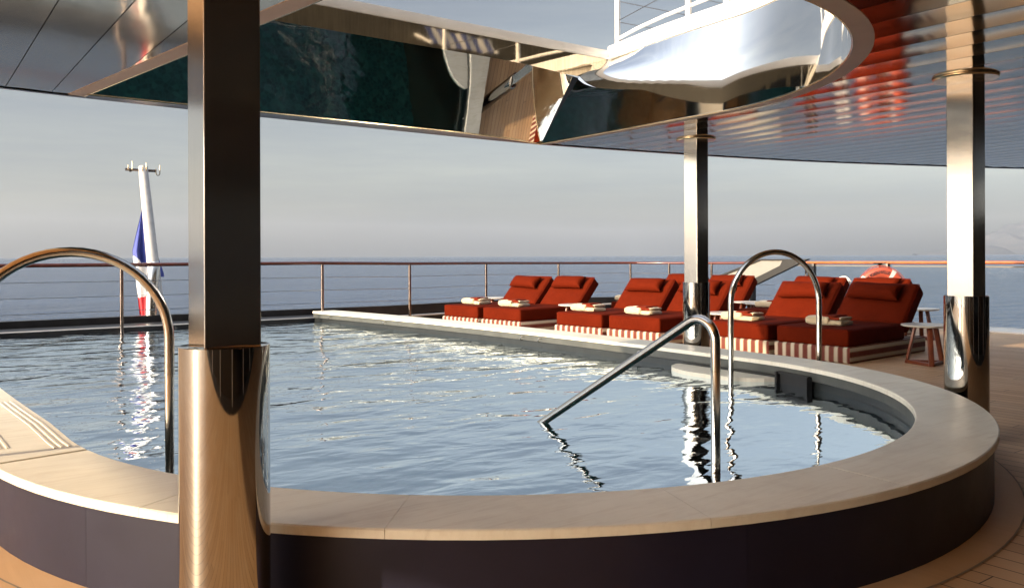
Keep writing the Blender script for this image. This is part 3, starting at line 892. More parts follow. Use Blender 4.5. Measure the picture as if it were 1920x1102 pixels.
bm = bmesh.new(); tube(bm, [P0 - Vector((0, 0, .2)), Vector((0, 0, .948)), Vector((0, 0, .95))], [.0225, .0225, .021], 18); obj('post', bm, M['steel_brushed'], hr)

# ------------------------------------------------------------------ loungers
def uvbox(bm, dims, z0, bev):
    """upholstered base box with stripes running lengthwise: uv.x carries the stripe coordinate"""
    Lx, Wy, Hz = dims
    vs = box(bm, (Lx / 2, 0, z0 + Hz / 2), (Lx, Wy, Hz), bev=bev, seg=2)
    uvl = bm.loops.layers.uv.new('UVMap')
    bm.normal_update()
    for f in bm.faces:
        nn = f.normal
        for lp in f.loops:
            co = lp.vert.co
            if abs(nn.y) > .75: s = co.z - z0 + .035
            else: s = co.y + Wy / 2 + .02
            lp[uvl].uv = (s, co.x)

def cushion(bm, Lx, Wy, Hz, rot=None, loc=(0, 0, 0), bev=.028, puff=.010, nx=10, ny=8):
    """soft box: gridded and slightly puffed"""
    b2 = bmesh.new()
    bmesh.ops.create_cube(b2, size=1.0)
    for v_ in b2.verts: v_.co = Vector(((v_.co.x + .5) * Lx, v_.co.y * Wy, (v_.co.z + .5) * Hz))
    bmesh.ops.bevel(b2, geom=b2.edges[:], offset=bev, segments=3, profile=.5, affect='EDGES')
    for ax, k, Ln in ((0, nx, Lx), (1, ny, Wy)):
        for i in range(1, k):
            q = Ln * i / k - (Wy / 2 if ax == 1 else 0)
            nrm = Vector((1, 0, 0)) if ax == 0 else Vector((0, 1, 0))
            bmesh.ops.bisect_plane(b2, geom=b2.verts[:] + b2.edges[:] + b2.faces[:], plane_co=nrm * q, plane_no=nrm)
    for v_ in b2.verts:
        fx = 1 - (2 * v_.co.x / Lx - 1) ** 4; fy = 1 - (2 * v_.co.y / Wy) ** 4
        n_ = noise.noise(v_.co * 5 + Vector(loc) * 3) * .0035
        if v_.co.z > Hz * .5: v_.co.z += puff * max(fx, 0) * max(fy, 0) + n_
        side = max(0, 1 - (2 * v_.co.z / Hz - 1) ** 2)
        if abs(v_.co.y) > Wy / 2 - bev * .5: v_.co.y += math.copysign(.006 * side, v_.co.y) + n_
    Mx = Matrix.Translation(Vector(loc)) @ (rot.to_4x4() if rot else Matrix.Identity(4))
    vm = {}
    for v_ in b2.verts: vm[v_.index] = bm.verts.new(Mx @ v_.co)
    b2.verts.index_update()
    vm = {}
    for v_ in bm.verts[:]: pass
    bm.verts.ensure_lookup_table()
    base = len(bm.verts) - len(b2.verts)
    for i_, v_ in enumerate(b2.verts): vm[v_] = bm.verts[base + i_]
    for f in b2.faces:
        try: bm.faces.new([vm[q] for q in f.verts])
        except ValueError: pass
    b2.free()

LW = .90
def pillow_mesh(bm, Wy, Hx, T, Mx):
    NU, NVv = 22, 12
    rows_t, rows_b = [], []
    for side in (1, -1):
        rows = []
        for i in range(NU + 1):
            a = -1 + 2 * i / NU; row = []
            for j in range(NVv + 1):
                b_ = -1 + 2 * j / NVv
                prof = (max(0, 1 - abs(a) ** 6) ** .6) * (max(0, 1 - abs(b_) ** 2.4) ** .6)
                pull = 1 - .09 * (1 - abs(b_) ** 2) * abs(a) ** 4
                pz = side * T / 2 * prof + noise.noise(Vector((a * 3, b_ * 3, side * 2))) * .006 * prof
                row.append(Mx @ Vector((b_ * Hx / 2 * (1 - .05 * (1 - a * a)), a * Wy / 2 * pull, pz)))
            rows.append(row)
        strip(bm, rows, flip=(side < 0))
    bmesh.ops.remove_doubles(bm, verts=bm.verts[:], dist=.0008)
    bmesh.ops.recalc_face_normals(bm, faces=bm.faces[:])

HX, HZ = 1.28, .205          # hinge
BA = R(47)
def make_lounger():
    o = empty('sun_lounger')
    bm = bmesh.new(); uvbox(bm, (1.80, LW + .03, .175), .0, .022); obj('base', bm, M['stripe'], o)
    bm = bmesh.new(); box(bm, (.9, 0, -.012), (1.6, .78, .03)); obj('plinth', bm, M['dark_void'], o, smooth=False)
    bm = bmesh.new(); cushion(bm, HX + .02, LW - .03, .19, None, (.012, 0, .172)); sm = obj('seat_cushion', bm, M['rust'], o, angle=80)
    rot = Matrix.Rotation(-BA, 3, 'Y')
    loc = Vector((HX - .02, 0, .36)) + rot @ Vector((0, 0, -.19))
    bm = bmesh.new(); cushion(bm, .64, LW - .03, .19, rot, loc, bev=.04); bk = obj('back_cushion', bm, M['rust'], o, angle=80)
    def piping(x0, x1, w, z, tf, par):
        c = .022; P = []
        for (cx, cy, a0) in ((x1 - c, w - c, 0), (x0 + c, w - c, 90), (x0 + c, -w + c, 180), (x1 - c, -w + c, 270)):
            for q in (0, 30, 60, 90): a = R(a0 + q); P.append(tf(Vector((cx + c * cos(a), cy + c * sin(a), z))))
        P.append(P[0]); bm = bmesh.new(); tube(bm, P, .0055, 6, cap=False); obj('piping', bm, M['piping'], par)
    piping(.012, HX + .03, (LW - .03) / 2 - .001, .172 + .172, lambda q: q, sm)
    piping(.0, .64, (LW - .03) / 2 - .001, .165, lambda q: loc + rot @ q, bk)
    bm = bmesh.new(); Mx = Matrix.Translation(Vector((HX - .02, 0, .36)) + rot @ Vector((.44, 0, .070))) @ rot.to_4x4()
    pillow_mesh(bm, .68, .25, .165, Mx); obj('pillow', bm, M['rust'], o, angle=80)
    for s in (-1, 1):
        bm = bmesh.new(); p0 = Vector((1.72, s * .36, .18)); p1 = Vector((1.50, s * .36, .40))
        tube(bm, [p0, p1], .012, 6); obj('back_strut', bm, M['black_paint'], o)
    return o

def make_towel():
    o = empty('towel')
    b0 = bmesh.new()
    def fold(bm, z, h, L, Wd, sh):
        """one folded layer: rounded cross-section in x-z, extruded along y with uneven shape"""
        rows = []
        NY, NP = 18, 28
        for i in range(NY + 1):
            y = -L / 2 + L * i / NY; e = min(1, min(i, NY - i) / 2.0); row = []
            for k in range(NP):
                a = 2 * pi * k / NP
                cx, cz = cos(a), sin(a)
                x = math.copysign(abs(cx) ** .55, cx) * Wd / 2; zz = math.copysign(abs(cz) ** .6, cz) * h / 2
                sc = .80 + .20 * e ** .5
                nz = noise.noise(Vector((x * 9, y * 9, z * 20 + sh)))
                row.append(Vector((x * (.95 + .05 * sc) + .012 * nz + sh * .004, y, z + zz * sc + .006 * nz)))
            rows.append(row)
        vr = strip(bm, rows, closed=True)
        bm.faces.new(vr[0]); bm.faces.new(vr[-1])
        bmesh.ops.recalc_face_normals(bm, faces=bm.faces[:])
    return o, fold

def towel_at(p, rz, label, variant=0):
    o, fold = make_towel()
    o.location = p; o.rotation_euler = (0, 0, rz)
    tag(o, label, 'towel', 'folded cream and rust towels on the loungers')
    def piece(name, z, h, L, Wd, y0, mat, sh, dx=0):
        bm = bmesh.new(); fold(bm, z, h, L, Wd, sh)
        for v_ in bm.verts: v_.co.y += y0; v_.co.x += dx
        obj(name, bm, mat, o, angle=80)
    j = random.uniform(-.012, .012)
    piece('fold', .052, .106, .285, .265, .085 + j, M['towel'], variant)                # plump front roll
    piece('fold', .031, .062, .24, .262, -.095, M['towel'], variant + 2)                 # lower layer showing at the end
    piece('rust_band', .080, .044, .19, .25, -.095, M['towel_rust'], variant + 4, .006)
    piece('fold', .084, .036, .05, .24, -.178, M['towel'], variant + 6)
    piece('rust_band', .105, .026, .17, .255, -.045 + j, M['towel_rust'], variant + 8)
    return o

proto = make_lounger(); used = [False]
# foot-centre positions: (u, v, rot deg, label, towel)
GRP1 = 'front row of sun loungers facing the pool'; GRP2 = 'back row of sun loungers near the side rail'
LN = [
 (8.15, 5.43, 2.5, 'rust sun lounger in full shade, nearest the camera, right end of the front row', GRP1, 'towel on the shaded lounger nearest the camera, behind the arched grab rail', (.42, .02)),
 (8.07, 6.40, 3.5, 'rust sun lounger half in sun, half in shade, second from right in the front row', GRP1, 'towel on the half shaded lounger between the two legs of the far grab rail', (.30, .10)),
 (7.80, 7.86, 6.0, 'rust front-row sun lounger partly hidden behind the middle steel column', GRP1, 'towel on the lounger partly hidden by the middle column, just left of it', (.34, .10)),
 (7.68, 8.83, 6.0, 'rust front-row sun lounger left of the middle column, third from the left', GRP1, 'towel on the third front-row lounger from the left, next to a white table top', (.34, .12)),
 (7.48, 10.42, 6.0, 'rust sun lounger with exposed shaded side, second from the left in the front row', GRP1, 'towel on the second front-row lounger from the left', (.34, .08)),
 (7.35, 11.38, 6.0, 'rust sun lounger farthest left, beside the black stern bulwark', GRP1, 'towel on the leftmost lounger beside the stern bulwark', (.36, .05)),
 (10.25, 6.62, 3.5, 'rust back-row lounger whose head shows behind the nearest lounger, before the lifebuoy', GRP2, None, None),
 (10.20, 7.62, 3.5, 'rust back-row lounger whose foot and towel show left of the half shaded lounger', GRP2, 'towel on the back-row lounger beside the two white table tops', (.45, .12)),
 (10.20, 9.30, 6.0, 'rust back-row lounger in front of the black angled gangway', GRP2, None, None),
 (10.12, 10.27, 6.0, 'rust back-row lounger mostly hidden by the middle column', GRP2, 'towel on the back-row lounger peeking out left of the middle column', (.22, .22)),
]
for k, (u, v_, rz, lab, grp, tl, toff) in enumerate(LN):
    o = proto if k == 0 else copy_tree(proto)
    o.location = (u, v_, DECK); o.rotation_euler = (0, 0, R(rz)); tag(o, lab, 'sun lounger', grp)
    c0 = Vector((HX - .02, 0, .36)) + Matrix.Rotation(-BA, 3, 'Y') @ Vector((.44, 0, .070))
    ax = Matrix.Rotation(-BA, 3, 'Y') @ Vector((0, 0, 1)); al = Matrix.Rotation(-BA, 3, 'Y') @ Vector((1, 0, 0))
    for ch in o.children:
        if ch.name.startswith('pillow'):
            ch.matrix_local = Matrix.Translation(c0 + al * random.uniform(-.03, .02) + Vector((0, random.uniform(-.025, .025), 0))) @ Matrix.Rotation(R(random.uniform(-3.5, 3.5)), 4, ax) @ Matrix.Translation(-c0)
    o.rotation_euler.z += R(random.uniform(-.7, .7))
    if tl:
        d = Matrix.Rotation(R(rz), 3, 'Z') @ Vector((toff[0], toff[1], .172 + .19 + .006))
        towel_at(Vector((u, v_, DECK)) + d, R(rz + random.uniform(-4, 4)), tl, k * 1.7)

# ------------------------------------------------------------------ side tables
def make_table():
    o = empty('side_table')
    bm = bmesh.new(); lathe(bm, [(0, .402), (.225, .402), (.25, .412), (.252, .420), (.248, .426), (0, .426)], 48); obj('table_top', bm, M['table_stone'], o, angle=40)
    Pt = [(.115 * cos(a), .115 * sin(a)) for a in (R(80), R(200), R(320))]; Pb = [(.205 * cos(a), .205 * sin(a)) for a in (R(80), R(200), R(320))]
    for k in range(3):
        a = R((80, 200, 320)[k])
        bm = bmesh.new(); p0 = Vector((*Pb[k], .0)); p1 = Vector((*Pt[k], .404)); z = (p1 - p0).normalized(); x = Vector((-sin(a), cos(a), 0)); y = z.cross(x)
        rot = Matrix((x, y, z)).transposed()
        box(bm, (p0 + p1) / 2 + Vector((0, 0, .0)), (.055, .028, (p1 - p0).length), rot, bev=.006)
        obj('leg', bm, M['stool_wood'], o)
        bm = bmesh.new(); q0 = Vector((*Pb[k], .018)); q1 = Vector((*Pb[(k + 1) % 3], .018)); z = (q1 - q0).normalized(); x = Vector((0, 0, 1)); y = z.cross(x); rot = Matrix((x, y, z)).transposed()
        box(bm, (q0 + q1) / 2, (.036, .028, (q1 - q0).length - .02), rot, bev=.005)
        obj('stretcher', bm, M['stool_wood'], o)
    return o
tab = make_table()
TB = [
 (8.80, 4.46, 20, 'round white-topped side table with dark wood legs, nearest the camera beside the right column'),
 (11.35, 5.85, 60, 'round side table with a sunlit orange leg, behind the nearest lounger'),
 (8.62, 7.02, 10, 'round side table seen beside the step handrail bend, left of the far grab rail'),
 (8.32, 9.63, 40, 'round side table between two pairs of loungers, left of the middle column'),
 (10.95, 8.42, 75, 'round side table left of its twin, seen inside the far grab rail'),
 (10.78, 8.06, 30, 'round side table right of its twin beside a towel, seen inside the far grab rail'),
 (8.65, 12.2, 0, 'round side table at the stern just right of the leftmost lounger towel'),
]
for k, (u, v_, rz, lab) in enumerate(TB):
    o = tab if k == 0 else copy_tree(tab)
    o.location = (u, v_, DECK); o.rotation_euler = (0, 0, R(rz)); tag(o, lab, 'side table', 'round side tables between the loungers')

# ------------------------------------------------------------------ railings
RA = [(-8, 11.9, 1.10), (-3, 12.1, 1.10), (0, 12.1, 1.10), (2.4, 12.1, 1.10), (5.3, 12.1, 1.10), (6.85, 12.25, 1.08), (8.8, 12.85, 1.07), (10.9, 13.05, 1.053), (12.2, 13.0, 1.045), (12.75, 12.7, 1.043), (13.0, 12.1, 1.042), (13.15, 10.97, 1.045), (13.28, 9.6, 1.055), (13.36, 8.4, 1.065), (13.42, 7.0, 1.07), (13.45, 4.0, 1.085), (13.45, -1, 1.085), (13.45, -9, 1.085)]
def railing(name, label, pts, posts, wires, mat_post, mat_hand='mahogany'):
    o = empty(name, pts[0]); tag(o, label, 'railing', None)
    o.location = (pts[0][0], pts[0][1], 0); base = Vector(o.location)
    bm = bmesh.new(); tube(bm, [Vector(p) - base for p in pts], .026, 12); obj('handrail', bm, M[mat_hand], o)
    for (u, v_, z0, z1) in posts:
        bm = bmesh.new(); tube(bm, [Vector((u, v_, z0)) - base, Vector((u, v_, z1)) - base], .024, 12); obj('post', bm, mat_post, o)
    for dz in wires:
        bm = bmesh.new(); tube(bm, [Vector((p[0], p[1], p[2] - dz)) - base for p in pts], .0045, 5); obj('wire', bm, M['wire'], o)
    return o
railing('stern_railing', 'stern railing with dark mahogany handrail and wires behind the pool', RA[:5],
        [(-6, 12.0, .2, 1.09), (-3.2, 12.1, .2, 1.09), (-.4, 12.1, .2, 1.09), (2.4, 12.1, .18, 1.09), (5.28, 12.1, .355, 1.09)], (.22, .42, .62), M['steel_rail'])
def on_rail(px):
    X = (px - 960) / 1550
    best = None
    for (a, b) in zip(RA, RA[1:]):
        for k in range(101):
            q = [lerp(a[i], b[i], k / 100) for i in range(3)]
            x = q[0] * .8039 - q[1] * .5948; z = q[0] * .5948 + q[1] * .8039
            if z > 1:
                e = abs(x / z - X)
                if best is None or e < best[0]: best = (e, q)
    return best[1]
PP = [on_rail(px) for px in (768, 912, 1047, 1182, 1255, 1334)]
railing('quarter_railing', 'curved railing with mahogany handrail and wires behind the loungers', RA[4:13],
        [(q[0], q[1], .0, q[2] - .01) for q in PP], (.22, .42, .62), M['steel_rail'])
# glazed side balustrade
sb = railing('side_balustrade', 'glass balustrade with handrail coloured sunlit orange along the starboard side', RA[12:17], [], (), M['black_paint'], 'mahogany_sunlit')
base = Vector(sb.location)
gp = [on_rail(1523), on_rail(1662)] + [[13.45, 4.6, 1.08], [13.45, 2.2, 1.08], [13.45, -.4, 1.08]]
for q in gp:
    bm = bmesh.new(); box(bm, Vector((q[0] - .02, q[1], q[2] / 2)) - base, (.09, .13, q[2] - .03), bev=.004); obj('post', bm, M['black_paint'], sb)
    bm = bmesh.new(); box(bm, Vector((q[0] - .04, q[1] + .11, q[2] / 2)) - base, (.03, .022, q[2] - .04), bev=.004); obj('post_trim', bm, M['steel_rail'], sb)
ge = [[13.3, 9.5, 1.06]] + gp[:-1]
for qa, qb in zip(ge, gp):
    a, b = Vector(qa), Vector(qb)
    a = a.lerp(b, .04); b = b.lerp(a, .06)
    bm = bmesh.new(); d = (b - a); d.z = 0; nn = Vector((-d.y, d.x, 0)).normalized() * .006
    P4 = [Vector((a.x, a.y, .10)), Vector((b.x, b.y, .10)), Vector((b.x, b.y, 1.0)), Vector((a.x, a.y, 1.0))]
    bm.faces.new([bm.verts.new(p - base) for p in P4]); obj('glass_pane', bm, M['glass'], sb, smooth=False)
    bm = bmesh.new(); dd = Vector((b.x - a.x, b.y - a.y, 0)); L_ = dd.length; ang = math.atan2(dd.y, dd.x)
    box(bm, (a + b) / 2 * 1.0 - base - Vector((0, 0, (a.z + b.z) / 2 - 1.01)), (L_, .016, .022), Matrix.Rotation(ang, 3, 'Z')); obj('top_channel', bm, M['channel'], sb, smooth=False)

# ------------------------------------------------------------------ flagstaff and flag
fs = empty('flagstaff', (3.1, 13.05, .25)); tag(fs, 'white leaning flagstaff with hooked crossbar at the stern', 'flagstaff')
b0, b1 = Vector((0, 0, 0)), Vector((0, .98, 2.38))
bm = bmesh.new(); tube(bm, [b0, b0.lerp(b1, .5), b1, b1 + Vector((0, .004, .01))], [.098, .084, .070, .05], 24); obj('pole', bm, M['mast_white'], fs)
bm = bmesh.new(); cb = b1 + Vector((0, 0, -.05)); tube(bm, [cb + Vector((-.26, 0, 0)), cb + Vector((.20, 0, 0))], .022, 10); obj('crossbar', bm, M['steel_rail'], fs)
def hook(c):
    bm = bmesh.new(); pts = [c + Vector((.03, -.02, .09)), c + Vector((.03, -.02, .0))] + [c + Vector((.03 * cos(a), -.02, -.03 + .03 * sin(-a) * 1.4)) for a in (R(20), R(60), R(90), R(120), R(160))] + [c + Vector((-.03, -.02, .03))]
    tube(bm, pts, .008, 6); obj('hook', bm, M['gold_trim'], fs)
hook(cb + Vector((-.19, 0, .04))); hook(cb + Vector((.22, 0, 0))); hook(cb + Vector((.0, -.075, .02)))
fl = empty('ensign_flag', (3.1, 13.5, 1.0)); tag(fl, 'furled blue, white and red flag hanging against the flagstaff', 'flag')
bm = bmesh.new()
# limp flag: columns fall from points along the staff; colour runs blue -> white -> red
NU, NVv = 70, 120
rows = []
o3 = Vector(fl.location)
def staff(h): return Vector((3.1, 13.05 + .98 * (h - .25) / 2.38, h))
mi_of = []
cols = []
for j in range(NVv + 1):
    f = j / NVv; row = []; crow = []
    for i in range(NU + 1):
        g = i / NU
        zb = .34 if g < .6 else lerp(.34, .90, min(1, (g - .6) / .3))
        z = lerp(2.05 - .15 * g, zb, f)
        c = staff(max(z, .3))
        k_ = min(1, max(0, (2.05 - z) / .75))
        lo, hi = -.015 - .225 * k_ ** .9, .01 + .15 * min(1, max(0, (1.75 - z) / .8))
        x = c.x + lerp(lo, hi, g) + .012 * sin(g * 24 + z * 3) * k_
        y = c.y + .12 + .045 * sin(g * 17 + z * 2.2) * k_ + .02 * sin(g * 41) * k_
        row.append(Vector((x, y, z)) - o3)
        if g > .66: m_ = 0
        else:
            zb_ = 1.24 - .45 * g
            m_ = 0 if z > zb_ else (1 if z > .60 + .10 * g else 2)
        crow.append(m_)
    rows.append(row); cols.append(crow)
vr = strip(bm, rows)
bm.faces.ensure_lookup_table()
for idx, f_ in enumerate(bm.faces):
    j, i = divmod(idx, NU); f_.material_index = cols[j][i]
obj('cloth', bm, [M['flag_blue'], M['flag_white'], M['flag_red']], fl, angle=180)
sp = empty('stern_post', (2.98, 12.98, .3)); tag(sp, 'short rounded bronze post standing beside the flagstaff', 'post')
bm = bmesh.new(); tube(bm, [(0, 0, 0), (.02, .03, .45), (.05, .06, .70), (.085, .09, .80), (.11, .11, .84)], [.09, .088, .082, .066, .02], 20); obj('tube', bm, M['steel_tube'], sp)
bm = bmesh.new(); tube(bm, [(-.10, -.05, .48), (-.10, -.05, .60)], .022, 8); obj('cleat', bm, M['steel_tube'], sp)

# ------------------------------------------------------------------ lifebuoy and gangway
lb = empty('lifebuoy', (13.25, 7.48, .60), 0); tag(lb, 'orange lifebuoy with white tape and lettering hung on the side rail', 'lifebuoy')
bx = on_rail(1661); lb.location = (bx[0] - .14, bx[1], .615)
face = math.atan2(-.0 - bx[1], 0 - bx[0]); lb.rotation_euler = (0, 0, face - R(90) + R(180) + R(12))
# local: ring in x-z plane, facing -y
RR, rr_ = .285, .095
def ring(bm, a0, a1, R1, r1, n=64, m=18, sq=.75):
    rows = []
    full = abs(a1 - a0) > 6.28
    for i in range(n if full else n + 1):
        a = a0 + (a1 - a0) * i / n
        rows.append([Vector(((R1 + r1 * cos(b)) * cos(a), r1 * sq * sin(b), (R1 + r1 * cos(b)) * sin(a))) for b in [2 * pi * k / m for k in range(m)]])
    if full: rows.append(rows[0])
    strip(bm, rows, closed=True); bmesh.ops.remove_doubles(bm, verts=bm.verts[:], dist=1e-5); bmesh.ops.recalc_face_normals(bm, faces=bm.faces[:])
bm = bmesh.new(); ring(bm, 0, 2 * pi, RR, rr_); obj('ring', bm, M['buoy'], lb, angle=180)
for a in (58, 148, 238, 328):
    bm = bmesh.new(); ring(bm, R(a - 6), R(a + 6), RR, rr_ + .0025, 6); obj('tape', bm, M['buoy_tape'], lb, angle=180)
bm = bmesh.new(); pts = []
for k in range(49):
    a = 2 * pi * k / 48; s = .5 + .5 * abs(cos(2 * (a - R(58)))); pts.append(Vector(((RR + rr_ + .012 + .03 * (1 - s)) * cos(a), 0, (RR + rr_ + .012 + .03 * (1 - s)) * sin(a))))
tube(bm, pts, .006, 6); obj('grab_line', bm, M['buoy'], lb)
def lettering(txt, a_from, a_to, rad, size):
    bm = bmesh.new()
    for k, ch in enumerate(txt):
        if ch == ' ': continue
        cu = bpy.data.curves.new('glyph', 'FONT'); cu.body = ch; cu.size = size; cu.align_x = 'CENTER'; cu.extrude = .001; cu.offset = .0045
        to = bpy.data.objects.new('glyph', cu); COL.objects.link(to)
        dg = bpy.context.evaluated_depsgraph_get(); me = to.evaluated_get(dg).to_mesh()
        a = lerp(a_from, a_to, k / (len(txt) - 1))
        vm = []
        for v_ in me.vertices:
            x, y = v_.co.x, v_.co.y
            rad_dir = Vector((cos(R(a)), 0, sin(R(a)))); tan_dir = Vector((sin(R(a)), 0, -cos(R(a))))
            rr2 = rad + y; w_ = (rr2 - RR) / rr_; dep = -rr_ * .75 * math.sqrt(max(0, 1 - w_ * w_)) - .002 - v_.co.z
            vm.append(bm.verts.new(rad_dir * rr2 + tan_dir * x + Vector((0, dep, 0))))
        for p in me.polygons:
            try: bm.faces.new([vm[i] for i in p.vertices])
            except ValueError: pass
        to.to_mesh_clear() if hasattr(to, 'to_mesh_clear') else None
        bpy.data.objects.remove(to); bpy.data.curves.remove(cu)
    bmesh.ops.recalc_face_normals(bm, faces=bm.faces[:])
    return bm
obj('lettering', lettering('LE BOUGAINVILLE', 142, 70, RR - .014, .070), M['buoy_text'], lb, smooth=False)
bm = bmesh.new(); box(bm, (.02, .10, .44), (.26, .05, .02)); box(bm, (.0, .11, 0.1), (.05, .03, .7)); obj('bracket', bm, M['steel_rail'], lb, smooth=False)

rl = empty('rope_coil', (lb.location[0] - .02, lb.location[1] + .62, .52)); tag(rl, 'white coiled heaving line hung beside the lifebuoy', 'rope')
bm = bmesh.new(); pts = []
for k in range(160):
    a = k * .32; pts.append(Vector((.05 * sin(a * .37) + .02 * sin(k), (.10 + .02 * sin(a * .21)) * cos(a) + .08, (.08 + .02 * cos(a * .3)) * sin(a) + .2)))
tube(bm, pts, .011, 6); obj('line', bm, M['rope'], rl)

# folded gangway: black angular frame with a pale grey panel, on the rail
gw = empty('gangway', (12.75, 9.3, 0)); tag(gw, 'black angled gangway frame with a pale grey panel by the side rail', 'gangway')
def ray_u(px, py, u0):
    X = (px - 960) / 1550; z = u0 / (.8039 * X + .5948); v_ = z * (.8039 - .5948 * X); h = 1.2 - (py - (480 - .0035 * (px - 960))) * z / 1550
    return Vector((u0 - 12.75, v_ - 9.3, h))
U0 = 12.75
def gpoly(P): return [ray_u(px, py, U0) for px, py in P]
bm = bmesh.new(); prism(bm, gpoly([(1515, 485.5), (1424, 486), (1425, 488), (1467, 488), (1462, 498), (1408, 525), (1404, 537), (1408, 590), (1399, 600), (1411, 600), (1411, 536), (1497, 494)]), (.10, 0, 0)); obj('frame', bm, M['dark_void'], gw, smooth=False)
bm = bmesh.new(); prism(bm, [p + Vector((.03, 0, 0)) for p in gpoly([(1425, 488), (1467, 488), (1462, 498), (1408, 525), (1330, 561), (1340, 523)])], (.05, 0, 0)); obj('panel', bm, M['pale_panel'], gw, smooth=False)
bm = bmesh.new(); prism(bm, gpoly([(1425, 488), (1424, 485.8), (1336, 521), (1340, 523)]), (.08, 0, 0)); obj('top_bar', bm, M['dark_void'], gw, smooth=False)

# ------------------------------------------------------------------ sea, hills
bm = bmesh.new(); SS = 60000
bm.faces.new([bm.verts.new(p) for p in ((-SS, -SS, SEA), (SS, -SS, SEA), (SS, SS, SEA), (-SS, SS, SEA))])
tag(obj('sea', bm, M['sea'], smooth=False), kind='structure')
def hill(name, prof, dist, depth, seed):
    """prof: list of (px, py) skyline seen from the deck; built as a real ridge with foreslope and backslope"""
    bm = bmesh.new(); rows = []
    N = 140
    x0, x1 = prof[0][0], prof[-1][0]
    for i in range(N + 1):
        px = lerp(x0, x1, i / N); py = interp([p[0] for p in prof], [p[1] for p in prof], px)
        X = (px - 960) / 1550
        row = []
        ht = max(0, ((480 - .0035 * (px - 960)) - py) * dist / 1550) + 1.2
        for j in range(15):
            t_ = j / 14
            prof_z = (sin(min(1, t_ / .55) * pi / 2) ** 1.5) if t_ < .55 else cos((t_ - .55) / .45 * pi / 2) ** 1.2
            z_ = dist + (t_ - .55) * depth
            x_ = X * dist * (1 + (t_ - .55) * .05)
            nz = noise.fractal(Vector((x_ * .0010 + seed, z_ * .0010, 0)), 1, 2, 6)
            h = SEA - 2 + (ht - SEA + 2) * prof_z * (1 + .16 * nz * (1 if abs(t_ - .55) > .03 else .35))
            row.append(Vector((x_ * .8039 + z_ * .5948, -x_ * .5948 + z_ * .8039, h)))
        rows.append(row)
    strip(bm, rows); bmesh.ops.recalc_face_normals(bm, faces=bm.faces[:])
    o = obj(name, bm, M['hill'], angle=180); tag(o, kind='structure'); return o
hill('headland', [(1715, 476), (1740, 474), (1775, 469.5), (1810, 466), (1850, 460), (1880, 464), (1900, 474)], 36000, 2500, 3)
hill('hills', [(1800, 468), (1830, 455), (1848, 447), (1860, 438), (1867, 434), (1878, 438), (1886, 434), (1894, 424), (1905, 419), (1920, 417), (1950, 405), (2000, 395), (2080, 410), (2200, 430), (2400, 460)], 42000, 10000, 8)

# ------------------------------------------------------------------ haze
bm = bmesh.new(); r_ = bmesh.ops.create_cube(bm, size=1.0)
for v_ in bm.verts: v_.co = Vector((v_.co.x * 124000, v_.co.y * 124000, SEA - 1 if v_.co.z < 0 else 2600))
t = NT('haze_air'); pv = t.n('ShaderNodeVolumePrincipled'); pv.inputs['Color'].default_value = (.60, .66, .74, 1); pv.inputs['Density'].default_value = 1.15e-5; pv.inputs['Anisotropy'].default_value = .2
t.l(pv.outputs[0], t.out.inputs['Volume'])
HAZE = True
if HAZE: tag(obj('haze', bm, t.m, smooth=False), kind='stuff')

# ------------------------------------------------------------------ light
ELEV, TH = R(17), R(3.5)
sd = Vector((-cos(ELEV) * cos(TH), cos(ELEV) * sin(TH), sin(ELEV)))
sun = bpy.data.lights.new('sun', 'SUN'); sun.energy = 5.0; sun.angle = R(.6); sun.color = (1.0, .78, .52)
so = bpy.data.objects.new('sun', sun); COL.objects.link(so); so.rotation_euler = sd.to_track_quat('Z', 'Y').to_euler()
w = bpy.data.worlds.new('World'); S.world = w; w.use_nodes = True; nt = w.node_tree; nt.nodes.clear()
out = nt.nodes.new('ShaderNodeOutputWorld'); bg = nt.nodes.new('ShaderNodeBackground'); bg.inputs[1].default_value = .095
sky = nt.nodes.new('ShaderNodeTexSky'); sky.sky_type = 'NISHITA'; sky.sun_disc = False; sky.sun_elevation = ELEV
sky.sun_rotation = math.atan2(sd.x, sd.y); sky.air_density = 1.0; sky.dust_density = 3.0; sky.ozone_density = 1.0; sky.altitude = 10
# thin high overcast: pulls the blue towards grey and adds faint streaks
bw_ = nt.nodes.new('ShaderNodeRGBToBW'); nt.links.new(sky.outputs[0], bw_.inputs[0])
tc = nt.nodes.new('ShaderNodeTexCoord'); mp = nt.nodes.new('ShaderNodeMapping'); mp.inputs['Scale'].default_value = (1.6, 1.6, 17); nt.links.new(tc.outputs['Generated'], mp.inputs[0])
nz = nt.nodes.new('ShaderNodeTexNoise'); nz.inputs['Scale'].default_value = 1.6; nz.inputs['Detail'].default_value = 6; nz.inputs['Roughness'].default_value = .6; nt.links.new(mp.outputs[0], nz.inputs[0])
rp = nt.nodes.new('ShaderNodeValToRGB'); rp.color_ramp.elements[0].position = .35; rp.color_ramp.elements[0].color = (.86, .87, .90, 1); rp.color_ramp.elements[1].position = .68; rp.color_ramp.elements[1].color = (1.10, 1.07, 1.02, 1); nt.links.new(nz.outputs[0], rp.inputs[0])
mg = nt.nodes.new('ShaderNodeMix'); mg.data_type = 'RGBA'; mg.inputs[0].default_value = .55; nt.links.new(sky.outputs[0], mg.inputs[6]); nt.links.new(bw_.outputs[0], mg.inputs[7])
mm = nt.nodes.new('ShaderNodeMix'); mm.data_type = 'RGBA'; mm.blend_type = 'MULTIPLY'; mm.inputs[0].default_value = 1; nt.links.new(mg.outputs[2], mm.inputs[6]); nt.links.new(rp.outputs[0], mm.inputs[7])
def N(t_, **k):
    q = nt.nodes.new(t_)
    for a, b in k.items(): setattr(q, a, b)
    return q
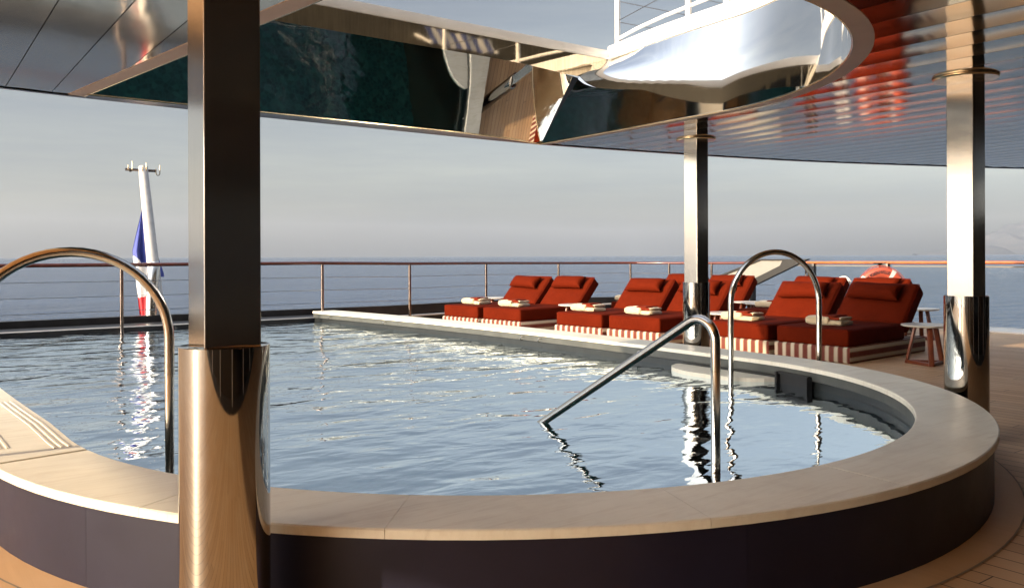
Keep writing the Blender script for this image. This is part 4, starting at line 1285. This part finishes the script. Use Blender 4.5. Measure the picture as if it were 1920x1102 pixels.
# thin bright cloud veil overhead and round the sun
sp_ = N('ShaderNodeSeparateXYZ'); nt.links.new(tc.outputs['Generated'], sp_.inputs[0])
m1 = N('ShaderNodeMapRange', interpolation_type='SMOOTHSTEP'); nt.links.new(sp_.outputs[2], m1.inputs[0])
for i_, v_ in ((1, .30), (2, .80), (3, 0.0), (4, 2.6)): m1.inputs[i_].default_value = v_
vd = N('ShaderNodeVectorMath', operation='DOT_PRODUCT'); nt.links.new(tc.outputs['Generated'], vd.inputs[0]); vd.inputs[1].default_value = tuple(sd)
m2 = N('ShaderNodeMapRange', interpolation_type='SMOOTHSTEP'); nt.links.new(vd.outputs['Value'], m2.inputs[0])
for i_, v_ in ((1, .25), (2, .95), (3, 0.0), (4, 1.5)): m2.inputs[i_].default_value = v_
ad = N('ShaderNodeMath', operation='ADD'); nt.links.new(m1.outputs[0], ad.inputs[0]); nt.links.new(m2.outputs[0], ad.inputs[1])
ad2 = N('ShaderNodeMath', operation='ADD'); nt.links.new(ad.outputs[0], ad2.inputs[0]); ad2.inputs[1].default_value = 1
vs_ = N('ShaderNodeVectorMath', operation='SCALE'); nt.links.new(mm.outputs[2], vs_.inputs[0]); nt.links.new(ad2.outputs[0], vs_.inputs['Scale'])
nt.links.new(vs_.outputs[0], bg.inputs[0]); nt.links.new(bg.outputs[0], out.inputs[0])

# ------------------------------------------------------------------ camera
cam = bpy.data.cameras.new('camera'); co = bpy.data.objects.new('camera', cam); COL.objects.link(co)
cam.sensor_width = 36; cam.lens = 36 * 1550 / 1920; cam.shift_y = -71 / 1920; cam.clip_end = 250000; cam.clip_start = .05
co.matrix_world = Matrix.Translation((0, 0, 1.2)) @ Matrix.Rotation(R(-36.5), 4, 'Z') @ Matrix.Rotation(R(90), 4, 'X') @ Matrix.Rotation(-.0035, 4, 'Z')
S.camera = co
S.view_settings.view_transform = 'Standard'; S.view_settings.look = 'None'; S.view_settings.gamma = 1; S.view_settings.exposure = 0.88
S.render.engine = 'CYCLES'
cy = S.cycles
cy.max_bounces = 14; cy.diffuse_bounces = 6; cy.glossy_bounces = 9; cy.transparent_max_bounces = 24; cy.volume_bounces = 1
cy.caustics_reflective = True; cy.caustics_refractive = False; cy.sample_clamp_indirect = 10; cy.blur_glossy = 1.0
